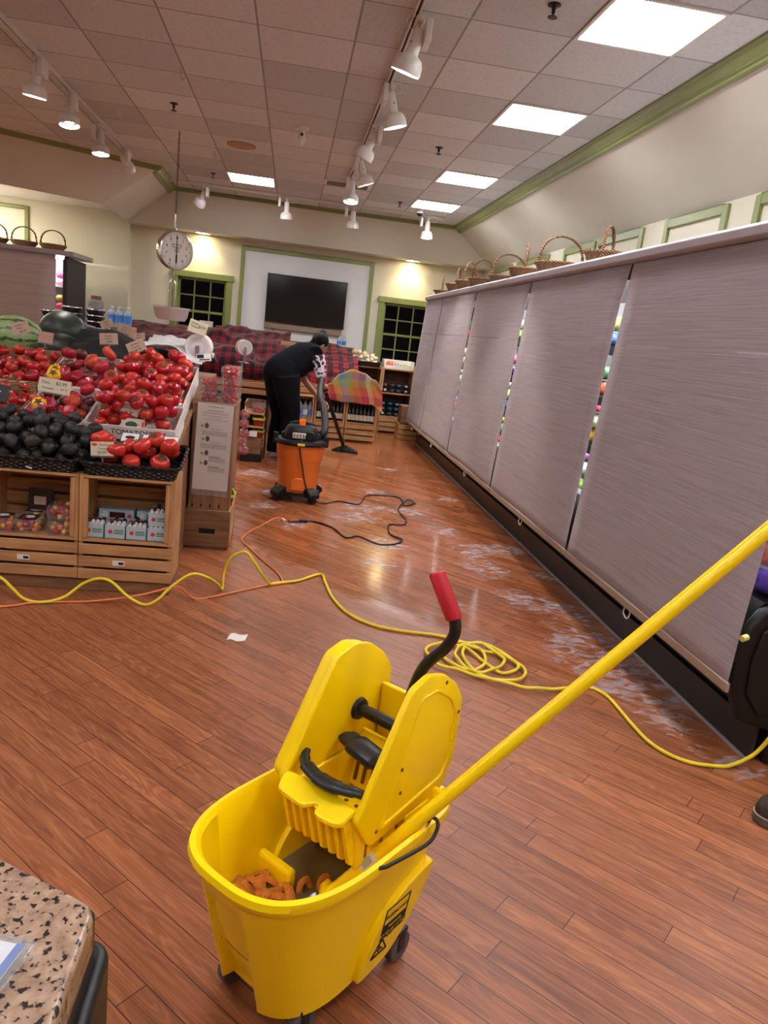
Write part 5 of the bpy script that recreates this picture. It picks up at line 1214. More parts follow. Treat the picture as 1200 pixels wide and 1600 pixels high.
madras()
tag(MB().ell((0, 0, 0), (.30, .14, .15), 18, 10).build('covered_goods', M_BROWN, loc=(.86, 10.33, .73), smooth=80), 'hidden heap of goods under the coloured checked cloth', 'goods')
# ---- shelving by the right window
M_BAG = mat('shiny_bag', (60, 62, 66), .15, var=.5, vs=40); M_BAGG = mat('shiny_bag_teal', (40, 66, 70), .15, var=.5, vs=40)
sv = thing('wooden_shelf', 'wooden crate shelving below the right window, full of small packs', 'shelf', (1.66, 11.4, 0))
for x in (-.235, .235): MB().bb(x-.014, x+.014, 0, .5, 0, 1.0).build('side_panel', M_PINEZ, sv, bevel=.003)
for z in (.26, .62, .985): MB().bb(-.22, .22, .01, .5, z-.016, z).build('shelf_board', M_PINE, sv)
s = MB()
for k in range(3): s.bb(-.235, .235, -.014, 0, .03+k*.075, .09+k*.075)
s.build('front_slats', M_PINE, sv, bevel=.003)
MB().bb(-.22, .22, .48, .5, 0, .98).build('back_board', M_BROWN, sv)
for lv, (z, m, nm) in enumerate(((.26, M_BAGG, 'bottom'), (.62, M_BAG, 'middle'))):
    for r in range(3 if lv == 0 else 2):
        for k in range(4):
            t = thing('snack_pack', 'shiny dark pack lying on the %s shelf under the right window' % nm, 'pack', (1.48+.11*k, 11.55, z+.001+.075*r), 0, 'shiny packs on the %s shelf' % nm)
            MB().ell((0, 0, .036), (.052, .12, .036), 12, 8, fn=lambda p: 1/max(abs(p.x), abs(p.y), abs(p.z))**.5*(1+.1*sin(p.x*9+k))).build('pack', m, t, smooth=60)
            MB().ell((0, -.116, .04), (.02, .006, .016), 10, 6).build('label', [M_WHITE, M_PRED, M_BLUE, M_CARDD][(k+r) % 4], t)
tr = thing('white_tray', 'white tray of bagged goods on the shelf top under the right window', 'tray', (1.66, 11.45, .986))
MB().bb(-.235, .235, 0, .012, 0, .05).bb(-.235, .235, .28, .292, 0, .13).bb(-.235, -.225, 0, .29, 0, .13).bb(.225, .235, 0, .29, 0, .13).bb(-.235, .235, 0, .29, 0, .008).build('tray', M_WHITE, tr, bevel=.002)
for k, c in enumerate(((222, 110, 70), (190, 180, 160), (200, 190, 150))):
    package('bag', c, (1.53+.135*k, 11.6, .995), '%s clear bag of goods in the white tray under the right window' % ('leftmost orange', 'middle pale', 'rightmost pale')[k], 'bags in the white tray', 0, (.12, .16, .1))
gs = thing('wooden_shelf', 'low wooden unit left of the crate shelving, carrying a black tray of garlic', 'shelf', (1.17, 11.4, 0))
for x in (-.2, .225): MB().bb(x-.012, x+.012, 0, .5, 0, 1.0).build('side_panel', M_PINEZ, gs, bevel=.003)
for z in (.3, .66, .98): MB().bb(-.19, .215, 0, .5, z-.016, z).build('shelf_board', M_BROWN, gs)
MB().bb(-.19, .215, .48, .5, 0, .98).build('back_board', M_BROWN, gs)
o = tag(MB().loft([[(x, y, z) for x, y in rrect(.50*k, .34*k, .03, 3)] for k, z in ((.92, 0), (1, .075), (.97, .075), (.9, .012))]).build('black_tray', M_BLACK, loc=(1.13, 11.58, .981)), 'black tray holding garlic bulbs beside the right window', 'tray')
gm = mat('garlic_white', (226, 206, 176), .6, var=.12, vs=20)
gp = thing('garlic_bulb', '', 'garlic')
MB().lathe([(.001, -.03), (.025, -.028), (.04, -.008), (.036, .012), (.018, .028), (.006, .04), (.004, .06), (.001, .061)], 16).build('bulb', gm, gp, smooth=60)
R = random.Random(3)
for i, (x, y, z, r) in enumerate(heap(.44, .28, 30, .035, .042, 5, lambda x, y: .02)):
    dup(gp, (1.13+x, 11.58+y, .981+z), (R.uniform(-.5, .5), R.uniform(-.5, .5), R.uniform(0, 6)), 'pale garlic bulb in the black tray beside the right window', 'garlic bulbs in the black tray', r/.04)
for c in list(gp.children): bpy.data.objects.remove(c)
bpy.data.objects.remove(gp)
crate_slat((1.80, 10.75, 0), 'dark brown slatted crate on the floor at the far end of the case', W=.3, D=.35, H=.24, grp=None, price=False)
tag(MB().bb(1.67, 1.93, 10.78, 11.06, .242, .50).build('brown_box', M_BROWN, bevel=.005), 'brown box on the slatted crate at the far end of the case', 'box')
# ================================================================ person with wet vacuum
def fused(name, mb, m, parent, vox=.009, it=4):
    """one continuous skin grown round overlapping limbs"""
    o = mb.build(name, m, parent, smooth=0)
    r = o.modifiers.new('fuse', 'REMESH'); r.mode = 'VOXEL'; r.voxel_size = vox; r.use_smooth_shade = True
    s = o.modifiers.new('relax', 'SMOOTH'); s.factor = .5; s.iterations = it
    dg = bpy.context.evaluated_depsgraph_get(); me = bpy.data.meshes.new_from_object(o.evaluated_get(dg))
    o.modifiers.clear(); o.data = me
    me.polygons.foreach_set('use_smooth', [True]*len(me.polygons)); return o
def limb(mb, pts, n=14, k=5, flat=None):
    P = catmull([p[:3] for p in pts], k); R = []
    for i in range(len(pts)-1):
        for q in range(k): R.append(pts[i][3]+(pts[i+1][3]-pts[i][3])*q/k)
    R.append(pts[-1][3]); mb.tube(P, R, n, flat=flat)
M_SKIN = mat('skin', (172, 122, 98), .55, sub=.1); M_HAIR = mat('dark_hair', (8, 6, 6), .7, bump=.4, bs=90, spec=.2)
M_TROU = mat('black_trousers', (14, 14, 18), .95, bump=.25, bs=40, spec=.15); M_TOP = mat('black_top', (14, 15, 21), .95, bump=.25, bs=30, spec=.15)
def camo():
    m, nt, b, nd, ln = newmat('patterned_sleeve'); tc = nd('TexCoord'); n = nd('TexNoise'); n.inputs['Scale'].default_value = 13; n.inputs['Detail'].default_value = 1
    ln(tc.outputs['Object'], n.inputs['Vector'])
    c = ramp(nt, n.outputs[0], [(.42, L4((24, 22, 28))), (.47, L4((226, 214, 222))), (.56, L4((222, 190, 204))), (.6, L4((40, 36, 44)))]); ln(c, b.inputs['Base Color']); b.inputs['Roughness'].default_value = .8; return m
pe = thing('person', 'person in black with patterned sleeves bending over to guide the vacuum wand', 'person', (-.02, 8.25, 0))
F = Vector((.86, .5, 0)); Lf = Vector((-.5, .86, 0)); Z = Vector((0, 0, 1))
def B(f, l, z, r=None): v = F*f+Lf*l+Z*z; return (v.x, v.y, v.z) if r is None else (v.x, v.y, v.z, r)
bd = MB()
hip = [(-.06, s*.085, .90) for s in (1, -1)]
for s in (1, -1):
    limb(bd, [B(-.05, s*.08, .92, .10), B(-.02, s*.095, .72, .085), B(.03, s*.10, .48, .058), B(-.01, s*.10, .30, .056), B(-.03, s*.10, .08, .038), B(-.03, s*.10, .05, .042)])
    limb(bd, [B(-.05, s*.10, .045, .04), B(.06, s*.11, .04, .04), B(.17, s*.115, .03, .03)])
limb(bd, [B(-.07, 0, .92, .145), B(.05, 0, 1.06, .135), B(.18, 0, 1.15, .125), B(.30, 0, 1.19, .12), B(.36, 0, 1.205, .07)], 18)
limb(bd, [B(.27, .13, 1.18, .07), B(.30, 0, 1.20, .09), B(.27, -.13, 1.18, .07)])
limb(bd, [B(.34, 0, 1.20, .055), B(.365, 0, 1.24, .05), B(.38, 0, 1.27, .055)])
# head, looking down and forward
hc = Vector(B(.385, 0, 1.285)); tilt_ = Matrix.Translation(hc) @ Matrix.Rotation(atan2(F.y, F.x), 4, 'Z') @ Matrix.Rotation(radians(38), 4, 'Y')
bd.ell((0, 0, 0), (.092, .076, .112), 18, 14, M=tilt_)
bd.ell((.035, 0, -.06), (.055, .052, .06), 14, 10, M=tilt_)
bd.ell((.098, 0, -.015), (.018, .012, .022), 10, 8, M=tilt_)
for s in (1, -1):
    bd.ell((.0, s*.078, -.01), (.018, .008, .03), 10, 8, M=tilt_)
    bd.ell((.082, s*.03, .022), (.012, .02, .008), 8, 6, M=tilt_)
bd.ell((.086, 0, -.056), (.010, .024, .007), 10, 6, M=tilt_)
# arms
arm_n = [B(.27, -.17, 1.17, .055), B(.29, -.20, 1.03, .048), B(.31, -.20, .92, .040), B(.37, -.15, .87, .034), B(.40, -.11, .85, .026)]
arm_f = [B(.27, .17, 1.17, .055), B(.30, .19, 1.02, .048), B(.33, .17, .88, .040), B(.42, .11, .76, .034), B(.50, .03, .665, .026)]
for a in (arm_n, arm_f): limb(bd, a)
def hand(w, d, up, grip):
    w, d, up = Vector(w), Vector(d).normalized(), Vector(up).normalized(); sd = d.cross(up).normalized()
    limb(bd, [(*(w), .024), (*(w+d*.04), .030), (*(w+d*.075), .030)], 10, 3)
    for k, (o_, l_) in enumerate(((-.027, .062), (-.009, .07), (.009, .066), (.027, .052))):
        a = w+d*.075+sd*o_; limb(bd, [(*a, .0095), (*(a+d*l_*.45-up*.012), .009), (*(a+d*l_*.6-up*l_*.55), .0085), (*(a+d*l_*.2-up*l_*.85), .0075)], 8, 3)
    a = w+d*.03-sd*.03; limb(bd, [(*a, .012), (*(a+d*.025-sd*.02-up*.015), .011), (*(a+d*.04-sd*.01-up*.045), .009)], 8, 3)
hand(B(.40, -.11, .85), B(.8, .3, -.25), B(.1, .0, 1), None)
hand(B(.50, .03, .665), B(.6, -.3, -.5), B(.5, .2, .8), None)
fused('body', bd, M_SKIN, pe, .0075, 3)
tr_ = MB()
for s in (1, -1):
    limb(tr_, [B(-.06, s*.095, .92, .155), B(-.03, s*.11, .72, .132), B(.025, s*.115, .48, .10), B(-.01, s*.115, .28, .088), B(-.03, s*.11, .06, .082)], 18)
limb(tr_, [B(-.10, 0, .86, .175), B(-.07, 0, .94, .20), B(.02, 0, 1.03, .175)], 20)
fused('trousers', tr_, M_TROU, pe, .011, 4)
tp = MB()
limb(tp, [B(-.02, 0, 1.0, .175), B(.06, 0, 1.05, .178), B(.18, 0, 1.12, .17), B(.29, 0, 1.15, .155), B(.34, 0, 1.17, .09)], 20)
limb(tp, [B(.25, .15, 1.18, .085), B(.28, 0, 1.20, .11), B(.25, -.15, 1.18, .085)], 14)
fused('top', tp, M_TOP, pe, .011, 4)
MC = camo()
for nm, a in (('sleeve', arm_n), ('sleeve', arm_f)):
    s = MB(); limb(s, [(*a[0][:3], .078), (*a[1][:3], .070), (*[(a[1][i]*.25+a[2][i]*.75) for i in range(3)], .064)], 16); fused(nm, s, MC, pe, .010, 3)
for s in (1, -1):
    q = MB(); limb(q, [B(-.08, s*.105, .05, .052), B(.04, s*.115, .045, .052), B(.16, s*.12, .035, .04)], 12); fused('shoe', q, M_WHITE, pe, .009, 2)
h = MB(); h.ell((-.018, 0, .028), (.098, .088, .104), 18, 14, M=tilt_); h.ell((-.05, 0, -.05), (.06, .07, .06), 14, 10, M=tilt_); h.ell((-.04, .02, .125), (.04, .04, .038), 12, 10, M=tilt_)
limb(h, [(*(tilt_ @ Vector((-.07, -.03, .05))), .04), (*(tilt_ @ Vector((-.10, -.04, -.02))), .03), (*(tilt_ @ Vector((-.09, -.05, -.09))), .016)], 10)
fused('hair', h, M_HAIR, pe, .009, 2)
# ---- the vacuum
M_VOR = mat('vac_orange', (216, 108, 40), .4, var=.06, vs=6); M_VBK = mat('vac_black', (17, 16, 16), .55, spec=.35)
VX, VY = .15, 6.33
vc = thing('wet_vacuum', 'orange drum shop vacuum with black motor head and hose on the wet floor', 'vacuum cleaner', (VX, VY, 0))
MB().lathe([(.001, .06), (.155, .06), (.165, .07), (.184, .34), (.190, .355), (.196, .37), (.208, .50), (.001, .50)], 40).build('drum', M_VOR, vc)
MB().lathe([(.2, .485), (.222, .49), (.226, .505), (.218, .525), (.15, .535), (.001, .54)], 40).build('lid_rim', M_VBK, vc)
hd = MB(); hd.loft([[(x, y, z) for x, y in rrect(.27*k, .25*k, .09*k, 5)] for k, z in ((1.12, .53), (1.1, .555), (1.02, .60), (.92, .63), (.7, .648), (.3, .652))])
hd.loft([[(x, y+.0, z) for x, y in rrect(.34*k, .12*k, .05*k, 4)] for k, z in ((1, .53), (1, .565), (.9, .585))])
hd.build('motor_head', M_VBK, vc, bevel=.006)
MB().tube(catmull([(-.10, .02, .60), (-.09, .02, .65), (0, .02, .664), (.09, .02, .65), (.10, .02, .60)], 5), .015, 10).build('carry_handle', M_VBK, vc)
MB().prism([(-.022, .61), (.022, .61), (.026, .69), (.01, .705), (-.03, .695)], -.075, -.035, 'y').build('latch', mat('latch_orange', (232, 110, 20), .4), vc, bevel=.004)
for s in (-1, 1): MB().bb(s*.215-.02, s*.215+.02, -.03, .03, .47, .565).build('latch', M_VBK, vc, bevel=.006)
MB().bb(-.075, .035, -.152, -.138, .548, .592).build('label', M_WHITE, vc, bevel=.001)
l = MB()
for k in range(4): l.bb(-.07+.025*k, -.052+.025*k, -.1545, -.152, .553, .587)
l.build('label_print', MATS['print_grey'], vc, smooth=0)
MB().cyl((.07, -.16, .565), (.07, -.10, .57), .042, n=20).cyl((.07, -.162, .565), (.07, -.16, .565), .027, n=20).build('blower_port', M_VBK, vc)
MB().bb(-.03, .03, -.230, -.222, .497, .517).build('warning_label', mat('warn_yellow', (222, 190, 60), .5), vc, smooth=0)
MB().prism([(-.06, .11), (.06, .11), (.055, .19), (.03, .215), (-.03, .215), (-.055, .19)], -.186, -.16, 'y').build('drum_panel', M_VOR, vc, bevel=.006)
for k in range(4):
    a = radians(38+90*k); c, s = cos(a), sin(a)
    d = thing('caster', '', ''); del d['label'], d['category']; d.parent = vc
    MB().loft([[(c*r-s*w, s*r+c*w, z) for w, z in ((-.055, .05), (.055, .05), (.055, z1), (-.055, z1))] for r, z1 in ((.12, .13), (.19, .125), (.235, .10), (.25, .08))]).build('foot', M_VBK, d, bevel=.012, seg=3)
    MB().cyl((c*.215-s*.02, s*.215+c*.02, .035), (c*.215+s*.02, s*.215-c*.02, .035), .035, n=18).build('wheel', M_BLACK, d)
MB().lathe([(.13, .05), (.19, .06), (.19, .085), (.165, .085)], 30, c0=True).build('dolly', M_VBK, vc)
MB().tube(catmull([(.0, -.15, .545), (-.01, -.225, .48), (.03, -.205, .30), (.07, -.19, .15), (.13, -.20, .08), (.17, -.19, .03), (.249, -.131, .008)], 6), .0065, 8).build('power_cord', M_BLACK, vc)
ha = Vector((.38, 8.38, .87))-Vector((VX, VY, 0)); nz = Vector((.765, 9.13, .035))-Vector((VX, VY, 0))
hp = catmull([(.15, .02, .56), (.20, .12, .60), (.20, .55, .72), (.18, 1.2, .80), (.20, 1.75, .92), tuple(ha)], 26)
rr = [.030+(.0025 if i % 2 else 0) for i in range(len(hp))]
MB().tube(hp, rr, 14).build('hose', M_VBK, vc, smooth=60)
MB().tube([ha, ha+(nz-ha)*.48, ha+(nz-ha)*.5, ha+(nz-ha)*.52, nz+Vector((-.03, -.03, .06))], [.023, .022, .027, .022, .021], 14).build('wand', M_VBK, vc)
ng = Matrix.Translation(nz+Vector((0, 0, -.035))) @ Matrix.Rotation(radians(-18), 4, 'Z')
MB().loft([[(x, y, z) for x, y in rrect(a, b_, .02, 4)] for a, b_, z in ((.33, .075, 0), (.33, .075, .022), (.24, .06, .045), (.06, .05, .085))], M=ng).build('floor_nozzle', M_VBK, vc)
# ---- cords on the floor
BLK = [(0.399, 6.199), (0.529, 6.343), (0.694, 6.281), (0.797, 6.65), (0.977, 6.745), (1.122, 6.693), (1.119, 6.384), (1.236, 6.526), (1.172, 6.58), (1.037, 6.211), (1.053, 5.862), (1.005, 5.684), (0.886, 5.647), (0.859, 5.358), (0.93, 5.238), (0.864, 5.103), (0.728, 5.067), (0.604, 5.233), (0.504, 5.171), (0.424, 5.412), (0.282, 5.558), (0.174, 5.524)]
bc = thing('power_cord', 'black vacuum power cord trailing in loops over the wet floor', 'cord')
MB().tube(catmull([(x, y, .007+(.008 if i in (8,) else 0)) for i, (x, y) in enumerate(BLK)], 6), .0065, 8).build('cable', M_BLACK, bc)
MB().cyl((.23, 5.535, .016), (.165, 5.52, .016), .016, .013, 12).build('plug', M_BLACK, bc)
M_ORC = mat('orange_cable', (226, 130, 70), .45); M_YEC = mat('yellow_cable', (226, 200, 40), .4)
ORG = [(0.11, 5.485), (0.002, 5.587), (-0.122, 5.285), (-0.167, 5.184), (-0.211, 5.02), (-0.22, 4.891), (-0.156, 4.728), (-0.068, 4.5), (0.024, 4.294), (0.061, 4.105), (-0.014, 4.046), (-0.084, 3.989), (-0.194, 3.895), (-0.301, 3.805), (-0.394, 3.757)]
oc = thing('extension_cord', 'thin orange extension cord running from the vacuum plug to the crates', 'cord')
MB().tube(catmull([(x, y, .006) for x, y in ORG]+[(-.471, 3.66, .10), (-.60, 3.66, .06), (-.732, 3.64, .03), (-.896, 3.62, .008), (-1.003, 3.60, .006), (-1.14, 3.56, .006), (-1.26, 3.49, .006), (-1.6, 3.4, .006)], 5), .005, 8).build('cable', M_ORC, oc)
MB().cyl((.16, 5.515, .016), (.09, 5.475, .016), .015, .012, 12).build('socket', mat('socket_brown', (120, 66, 44), .5), oc)
MB().box((.05, 5.52, .012), (.02, .035, .012), Euler((0, 0, .5)).to_matrix()).build('tag', M_WHITE, oc)
YA = [(-1.7, 3.62, .05), (-1.45, 3.66, .15), (-1.321, 3.66, .09), (-1.248, 3.62, .05), (-1.188, 3.6, .009), (-1.098, 3.57, .009), (-1.008, 3.62, .023), (-.929, 3.66, .085), (-.853, 3.66, .117), (-.79, 3.66, .102), (-.703, 3.62, .047), (-.624, 3.62, .009), (-.562, 3.62, .037), (-.493, 3.66, .106), (-.402, 3.68, .168), (-.321, 3.7, .145), (-.285, 3.85, .06), (-.265, 3.922, .009), (-.262, 3.95, .093), (-.233, 3.95, .18), (-.16, 3.95, .223), (-.112, 3.95, .179), (-.053, 3.97, .09), (-.01, 4.03, .02)]
YD = [(.021, 4.075), (.15, 4.145), (.287, 4.291), (.312, 4.156), (.344, 3.895), (.418, 3.669), (.54, 3.532), (.683, 3.478), (.845, 3.453), (.93, 3.41)]
CO = [(.972, 3.379), (1.021, 3.327), (1.044, 3.251), (1.035, 3.167), (1, 3.096), (.949, 3.062), (.895, 3.071), (.86, 3.106), (.842, 3.16), (.82, 3.25), (.853, 3.322), (.911, 3.325), (.973, 3.285), (1.015, 3.181), (1.038, 3.104), (1.081, 3.05), (1.143, 3.066), (1.179, 3.107), (1.182, 3.168), (1.137, 3.246), (1.07, 3.281), (1.001, 3.306), (.948, 3.308), (.901, 3.233), (.894, 3.166), (.922, 3.067), (.974, 3.02), (1.022, 3.04), (1.089, 3.102), (1.126, 3.162), (1.129, 3.22), (1.099, 3.276), (1.057, 3.349), (.997, 3.354), (.90, 3.345), (.80, 3.31), (.755, 3.235), (.762, 3.16), (.791, 3.083), (.866, 3.038), (.94, 3.0), (1.03, 2.955), (1.127, 2.955), (1.186, 3.028), (1.199, 3.083), (1.182, 3.168), (1.131, 3.28), (1.055, 3.345), (.985, 3.33), (.93, 3.20), (.95, 3.05), (1.0, 2.965), (1.084, 2.912), (1.148, 2.896), (1.207, 2.888), (1.274, 2.899), (1.327, 2.903)]
YE = [(1.466, 2.948), (1.522, 2.862), (1.525, 2.642), (1.54, 2.471), (1.617, 2.364), (1.739, 2.335)]
yc = thing('extension_cord', 'yellow extension cord snaking past the crates to a loose coil and the case end', 'cord')
yp = YA+[(x, y, .009) for x, y in YD]+[(x, y, .009+.010*((i*7) % 5)/4+.006*(i > 20)) for i, (x, y) in enumerate(CO)]+[(x, y, .009) for x, y in YE]+[(1.80, 2.34, .015), (1.87, 2.33, .07), (1.91, 2.31, .17), (1.95, 2.29, .32), (1.99, 2.29, .50), (2.05, 2.36, .68)]
MB().tube(catmull(yp, 6), .0078, 10).build('cable', M_YEC, yc, smooth=60)
# ---- suds on the wet floor
def suds():
    FO = [(1.85, 3.02, .28), (1.75, 3.24, .3), (1.80, 3.93, .22), (1.85, 4.6, .2), (1.43, 4.66, .3), (1.70, 3.55, .3), (1.62, 3.02, .25), (1.72, 2.72, .22), (1.82, 2.36, .2), (1.75, 5.19, .22), (1.45, 5.11, .3), (1.3, 5.6, .3), (1.13, 6.18, .3), (.78, 5.1, .33), (.65, 5.8, .35), (.69, 6.26, .3), (.26, 6.88, .3), (-.125, 5.97, .3), (-.24, 7.28, .4), (.135, 5.44, .25), (.68, 4.63, .25), (1.5, 4.1, .3), (1.62, 6.85, .22), (1.5, 3.35, .2), (.9, 6.9, .25), (-.05, 6.5, .28), (1.1, 3.9, .15), (1.2, 8.2, .2)]
    nu, nv = 90, 150; x0, x1, y0, y1 = -.7, 1.94, 2.2, 8.6
    mb = MB().grid(lambda u, v: (x0+(x1-x0)*u, y0+(y1-y0)*v, .0012), nu, nv)
    m, nt, b, nd, ln = newmat('suds')
    at = nd('Attribute', attribute_name='dens'); tc = nd('TexCoord')
    mp = nd('Mapping'); mp.inputs['Rotation'].default_value = (0, 0, radians(-35)); mp.inputs['Scale'].default_value = (1.0, 1.9, 1); ln(tc.outputs['Object'], mp.inputs[0])
    n = nd('TexNoise'); n.inputs['Scale'].default_value = 11; n.inputs['Detail'].default_value = 6; n.inputs['Roughness'].default_value = .62; n.inputs['Distortion'].default_value = .9; ln(mp.outputs[0], n.inputs['Vector'])
    a = fmath(nt, 'ADD', fmath(nt, 'MULTIPLY', at.outputs['Fac'], .36), n.outputs[0])
    al = ramp(nt, a, [(.745, (0, 0, 0, 1)), (.80, (.45, .45, .45, 1)), (.93, (1, 1, 1, 1))])
    b.inputs['Base Color'].default_value = L4((214, 202, 206)); b.inputs['Roughness'].default_value = .5
    ln(fmath(nt, 'MULTIPLY', al, .42), b.inputs['Alpha'])
    o = mb.build('soap_suds', m, smooth=0)
    d = o.data.attributes.new('dens', 'FLOAT', 'POINT')
    d.data.foreach_set('value', [min(.85, sum(math.exp(-((v.co.x-x)**2+(v.co.y-y)**2)/(r*r*.55)) for x, y, r in FO)) for v in o.data.vertices])
    tag(o, 'streaks of white soap suds over the wet floor along the case', 'suds'); o['kind'] = 'stuff'
suds()
sp_ = tag(MB().grid(lambda u, v: (-.185+.085*u+.01*v, 3.26+.075*v+.008*sin(u*7), .003+.004*noise.noise(Vector((u*3, v*3, 0)))), 8, 6).build('paper_scrap', mat('white_scrap', (226, 216, 210), .6), solid=.002), 'small white paper scrap on the floor left of the yellow cord', 'scrap')
# ================================================================ mop bucket with wringer
M_YEL = mat('bucket_yellow', (255, 214, 4), .34, spec=.45)
BX = thing('mop_bucket', 'yellow mop bucket with side-press wringer and red-gripped lever in the foreground', 'mop bucket', (.1414, 1.4142, 0), radians(45))
def outl(xf, xr, hw, n=40, notch=0):  # plan outline, front rounded, rear squared
    P = []
    L = xr-xf
    for i in range(n):
        a = 2*pi*i/n; c, s = cos(a), sin(a)
        if c >= 0: e = .32; x = abs(c)**e*(xr-.02); y = hw*(1 if s > 0 else -1)*abs(s)**e
        else: e = .80; x = -abs(c)**.74*(-xf+.0)-.0; y = hw*(1 if s > 0 else -1)*abs(s)**.72
        if notch and x < 0: k = min(1, max(0, (.056-abs(y-.012))*140)); x += notch*k
        P.append((x, y))
    return P
N = 260
rings = []
for xf, xr, hw, z, nt_ in ((-.185, .215, .138, .10, .045), (-.190, .22, .140, .078, .045), (-.197, .225, .143, .11, .045), (-.225, .255, .157, .22, .038), (-.243, .275, .168, .30, .028), (-.250, .283, .172, .325, .012), (-.254, .287, .175, .345, 0), (-.262, .295, .180, .38, 0), (-.266, .30, .182, .395, 0), (-.279, .312, .194, .397, 0), (-.283, .315, .197, .408, 0), (-.280, .312, .194, .422, 0), (-.268, .30, .184, .424, 0), (-.258, .29, .175, .412, 0), (-.235, .262, .160, .26, .012), (-.185, .215, .136, .115, .02)):
    rings.append([(x, y, z) for x, y in outl(xf, xr, hw, N, nt_)])
MB().loft(rings).build('tub', M_YEL, BX, smooth=32)
# raised side panels with the printed label and warning sign
def side_M(s): return Matrix.Translation((0, s*-.147, .10)) @ Matrix.Rotation(s*radians(7.2), 4, 'X')
pol = [(.0, -.01), (.01, -.022), (.05, -.018), (.10, -.012), (.14, .02), (.185, .085), (.21, .15), (.22, .205), (.18, .20), (.13, .19), (.08, .165), (.04, .125), (.012, .07)]
def chaikin(p, k=2):
    for _ in range(k):
        q = []
        for i in range(len(p)):
            a, b_ = p[i], p[(i+1) % len(p)]
            q += [(a[0]*.75+b_[0]*.25, a[1]*.75+b_[1]*.25), (a[0]*.25+b_[0]*.75, a[1]*.25+b_[1]*.75)]
        p = q
    return p
MB().prism(chaikin(pol, 2), -.0105, .02, 'y', M=side_M(1)).build('side_panel', M_YEL, BX, bevel=.003)
lb = MB(); Ms = side_M(1); Ms0 = Ms; Ms = Ms @ Matrix.Translation((-.010, 0, .012))
def lq(x0, x1, z0, z1, dz=0): lb.loft([[(x0, y, z0), (x1, y, z0-dz), (x1, y, z1-dz), (x0, y, z1)] for y in (-.0117, -.010)], M=Ms)
lq(.062, .150, .075, .100); lq(.062, .065, .075, .147); lq(.062, .150, .144, .147); lq(.147, .150, .075, .147)
lb.tube([(.062, -.0113, .062), (.085, -.0113, .062), (.09, -.0113, .056), (.098, -.0113, .062), (.102, -.0113, .056), (.11, -.0113, .062), (.145, -.0113, .062)], .0016, 5, M=Ms)
lb.build('label_print', M_INK, BX, smooth=0); Ms = Ms0
lt_ = lambda s, sz, x, z, m: setattr(text('lettering', s, sz, m, BX, (0, 0, 0), ext=.0003), 'matrix_local', Ms @ Matrix.Translation((x-.010, -.0119, z+.012)) @ Matrix.Rotation(pi/2, 4, 'X'))
lt_('Rubbermaid', .0165, .106, .122, M_INK); lt_('Commercial', .009, .108, .088, M_YEL); lt_('WAVE BRAKE', .0155, .106, .069, M_INK)
wt = MB(); Ms = Ms @ Matrix.Translation((-.016, 0, .012)); tri = [(.050, .02), (.104, .02), (.078, .062)]
for a, b_ in ((0, 1), (1, 2), (2, 0)): wt.tube([(tri[a][0], -.0113, tri[a][1]), (tri[b_][0], -.0113, tri[b_][1])], .002, 6, M=Ms)
wt.tube([(.072, -.0113, .046), (.078, -.0113, .036), (.086, -.0113, .030)], .002, 6, M=Ms).tube([(.078, -.0113, .036), (.07, -.0113, .029)], .002, 6, M=Ms)
wt.build('warning_sign', M_INK, BX, smooth=0)
MB().prism(chaikin(pol, 2), -.02, .012, 'y', M=side_M(-1)).build('side_panel', M_YEL, BX, bevel=.003)
MB().bb(-.145, .19, -.10, .10, .062, .088).build('base_plate', M_YEL, BX, bevel=.004)
M_TYRE = mat('caster_grey', (86, 80, 82), .6)
for x, y in ((.195, -.125), (.195, .125), (-.115, -.105), (-.115, .105)):
    d = thing('caster', '', ''); del d['label'], d['category']; d.parent = BX; d.location = (x, y, 0)
    MB().lathe([(.022, -.013), (.036, -.013), (.0385, -.008), (.0385, .008), (.036, .013), (.022, .013)], 28, M=Matrix.Translation((0, 0, .0385)) @ Matrix.Rotation(pi/2, 4, 'X')).build('wheel', M_TYRE, d)
    MB().lathe([(.001, -.011), (.026, -.011), (.026, .011), (.001, .011)], 24, M=Matrix.Translation((0, 0, .0385)) @ Matrix.Rotation(pi/2, 4, 'X')).build('hub', M_BLACK, d)
    MB().bb(-.012, .012, -.016, -.0135, .03, .078).bb(-.012, .012, .0135, .016, .03, .078).bb(-.018, .018, -.016, .016, .0775, .09).build('fork', M_BLACK, d, bevel=.004)
# wringer
pan = [(-.014, .466), (.045, .382), (.32, .406), (.358, .478), (.359, .632), (.319, .683), (.262, .722), (.2, .739), (.138, .722)]
def soften(p, f=.12, k=3):
    q = []
    for i in range(len(p)):
        a, b_, c = Vector(p[i-1]), Vector(p[i]), Vector(p[(i+1) % len(p)])
        r = min((a-b_).length, (c-b_).length)*.45; r = min(r, f)
        s, e = b_+(a-b_).normalized()*r, b_+(c-b_).normalized()*r
        q += [tuple(s*(1-t)**2+b_*2*t*(1-t)+e*t*t) for t in [j/k for j in range(k+1)]]
    return q
pans = soften(pan, .014)
PL = lambda ys: [[(cxm+(x-cxm)*k, y, czm+(z-czm)*k) for x, z in pans] for k, y in ys]
cxm = sum(p[0] for p in pans)/len(pans); czm = sum(p[1] for p in pans)/len(pans)
MB().loft(PL(((.978, -.1165), (.994, -.1145), (1, -.111), (1, -.105), (.99, -.1005)))).build('side_plate', M_YEL, BX, smooth=50)
ins = [(.075, .418), (.30, .445), (.328, .49), (.328, .61), (.295, .655), (.235, .69), (.175, .688)]
cxm = sum(p[0] for p in ins)/len(ins); czm = sum(p[1] for p in ins)/len(ins)
IB = MB(); ip = soften(ins, .012)
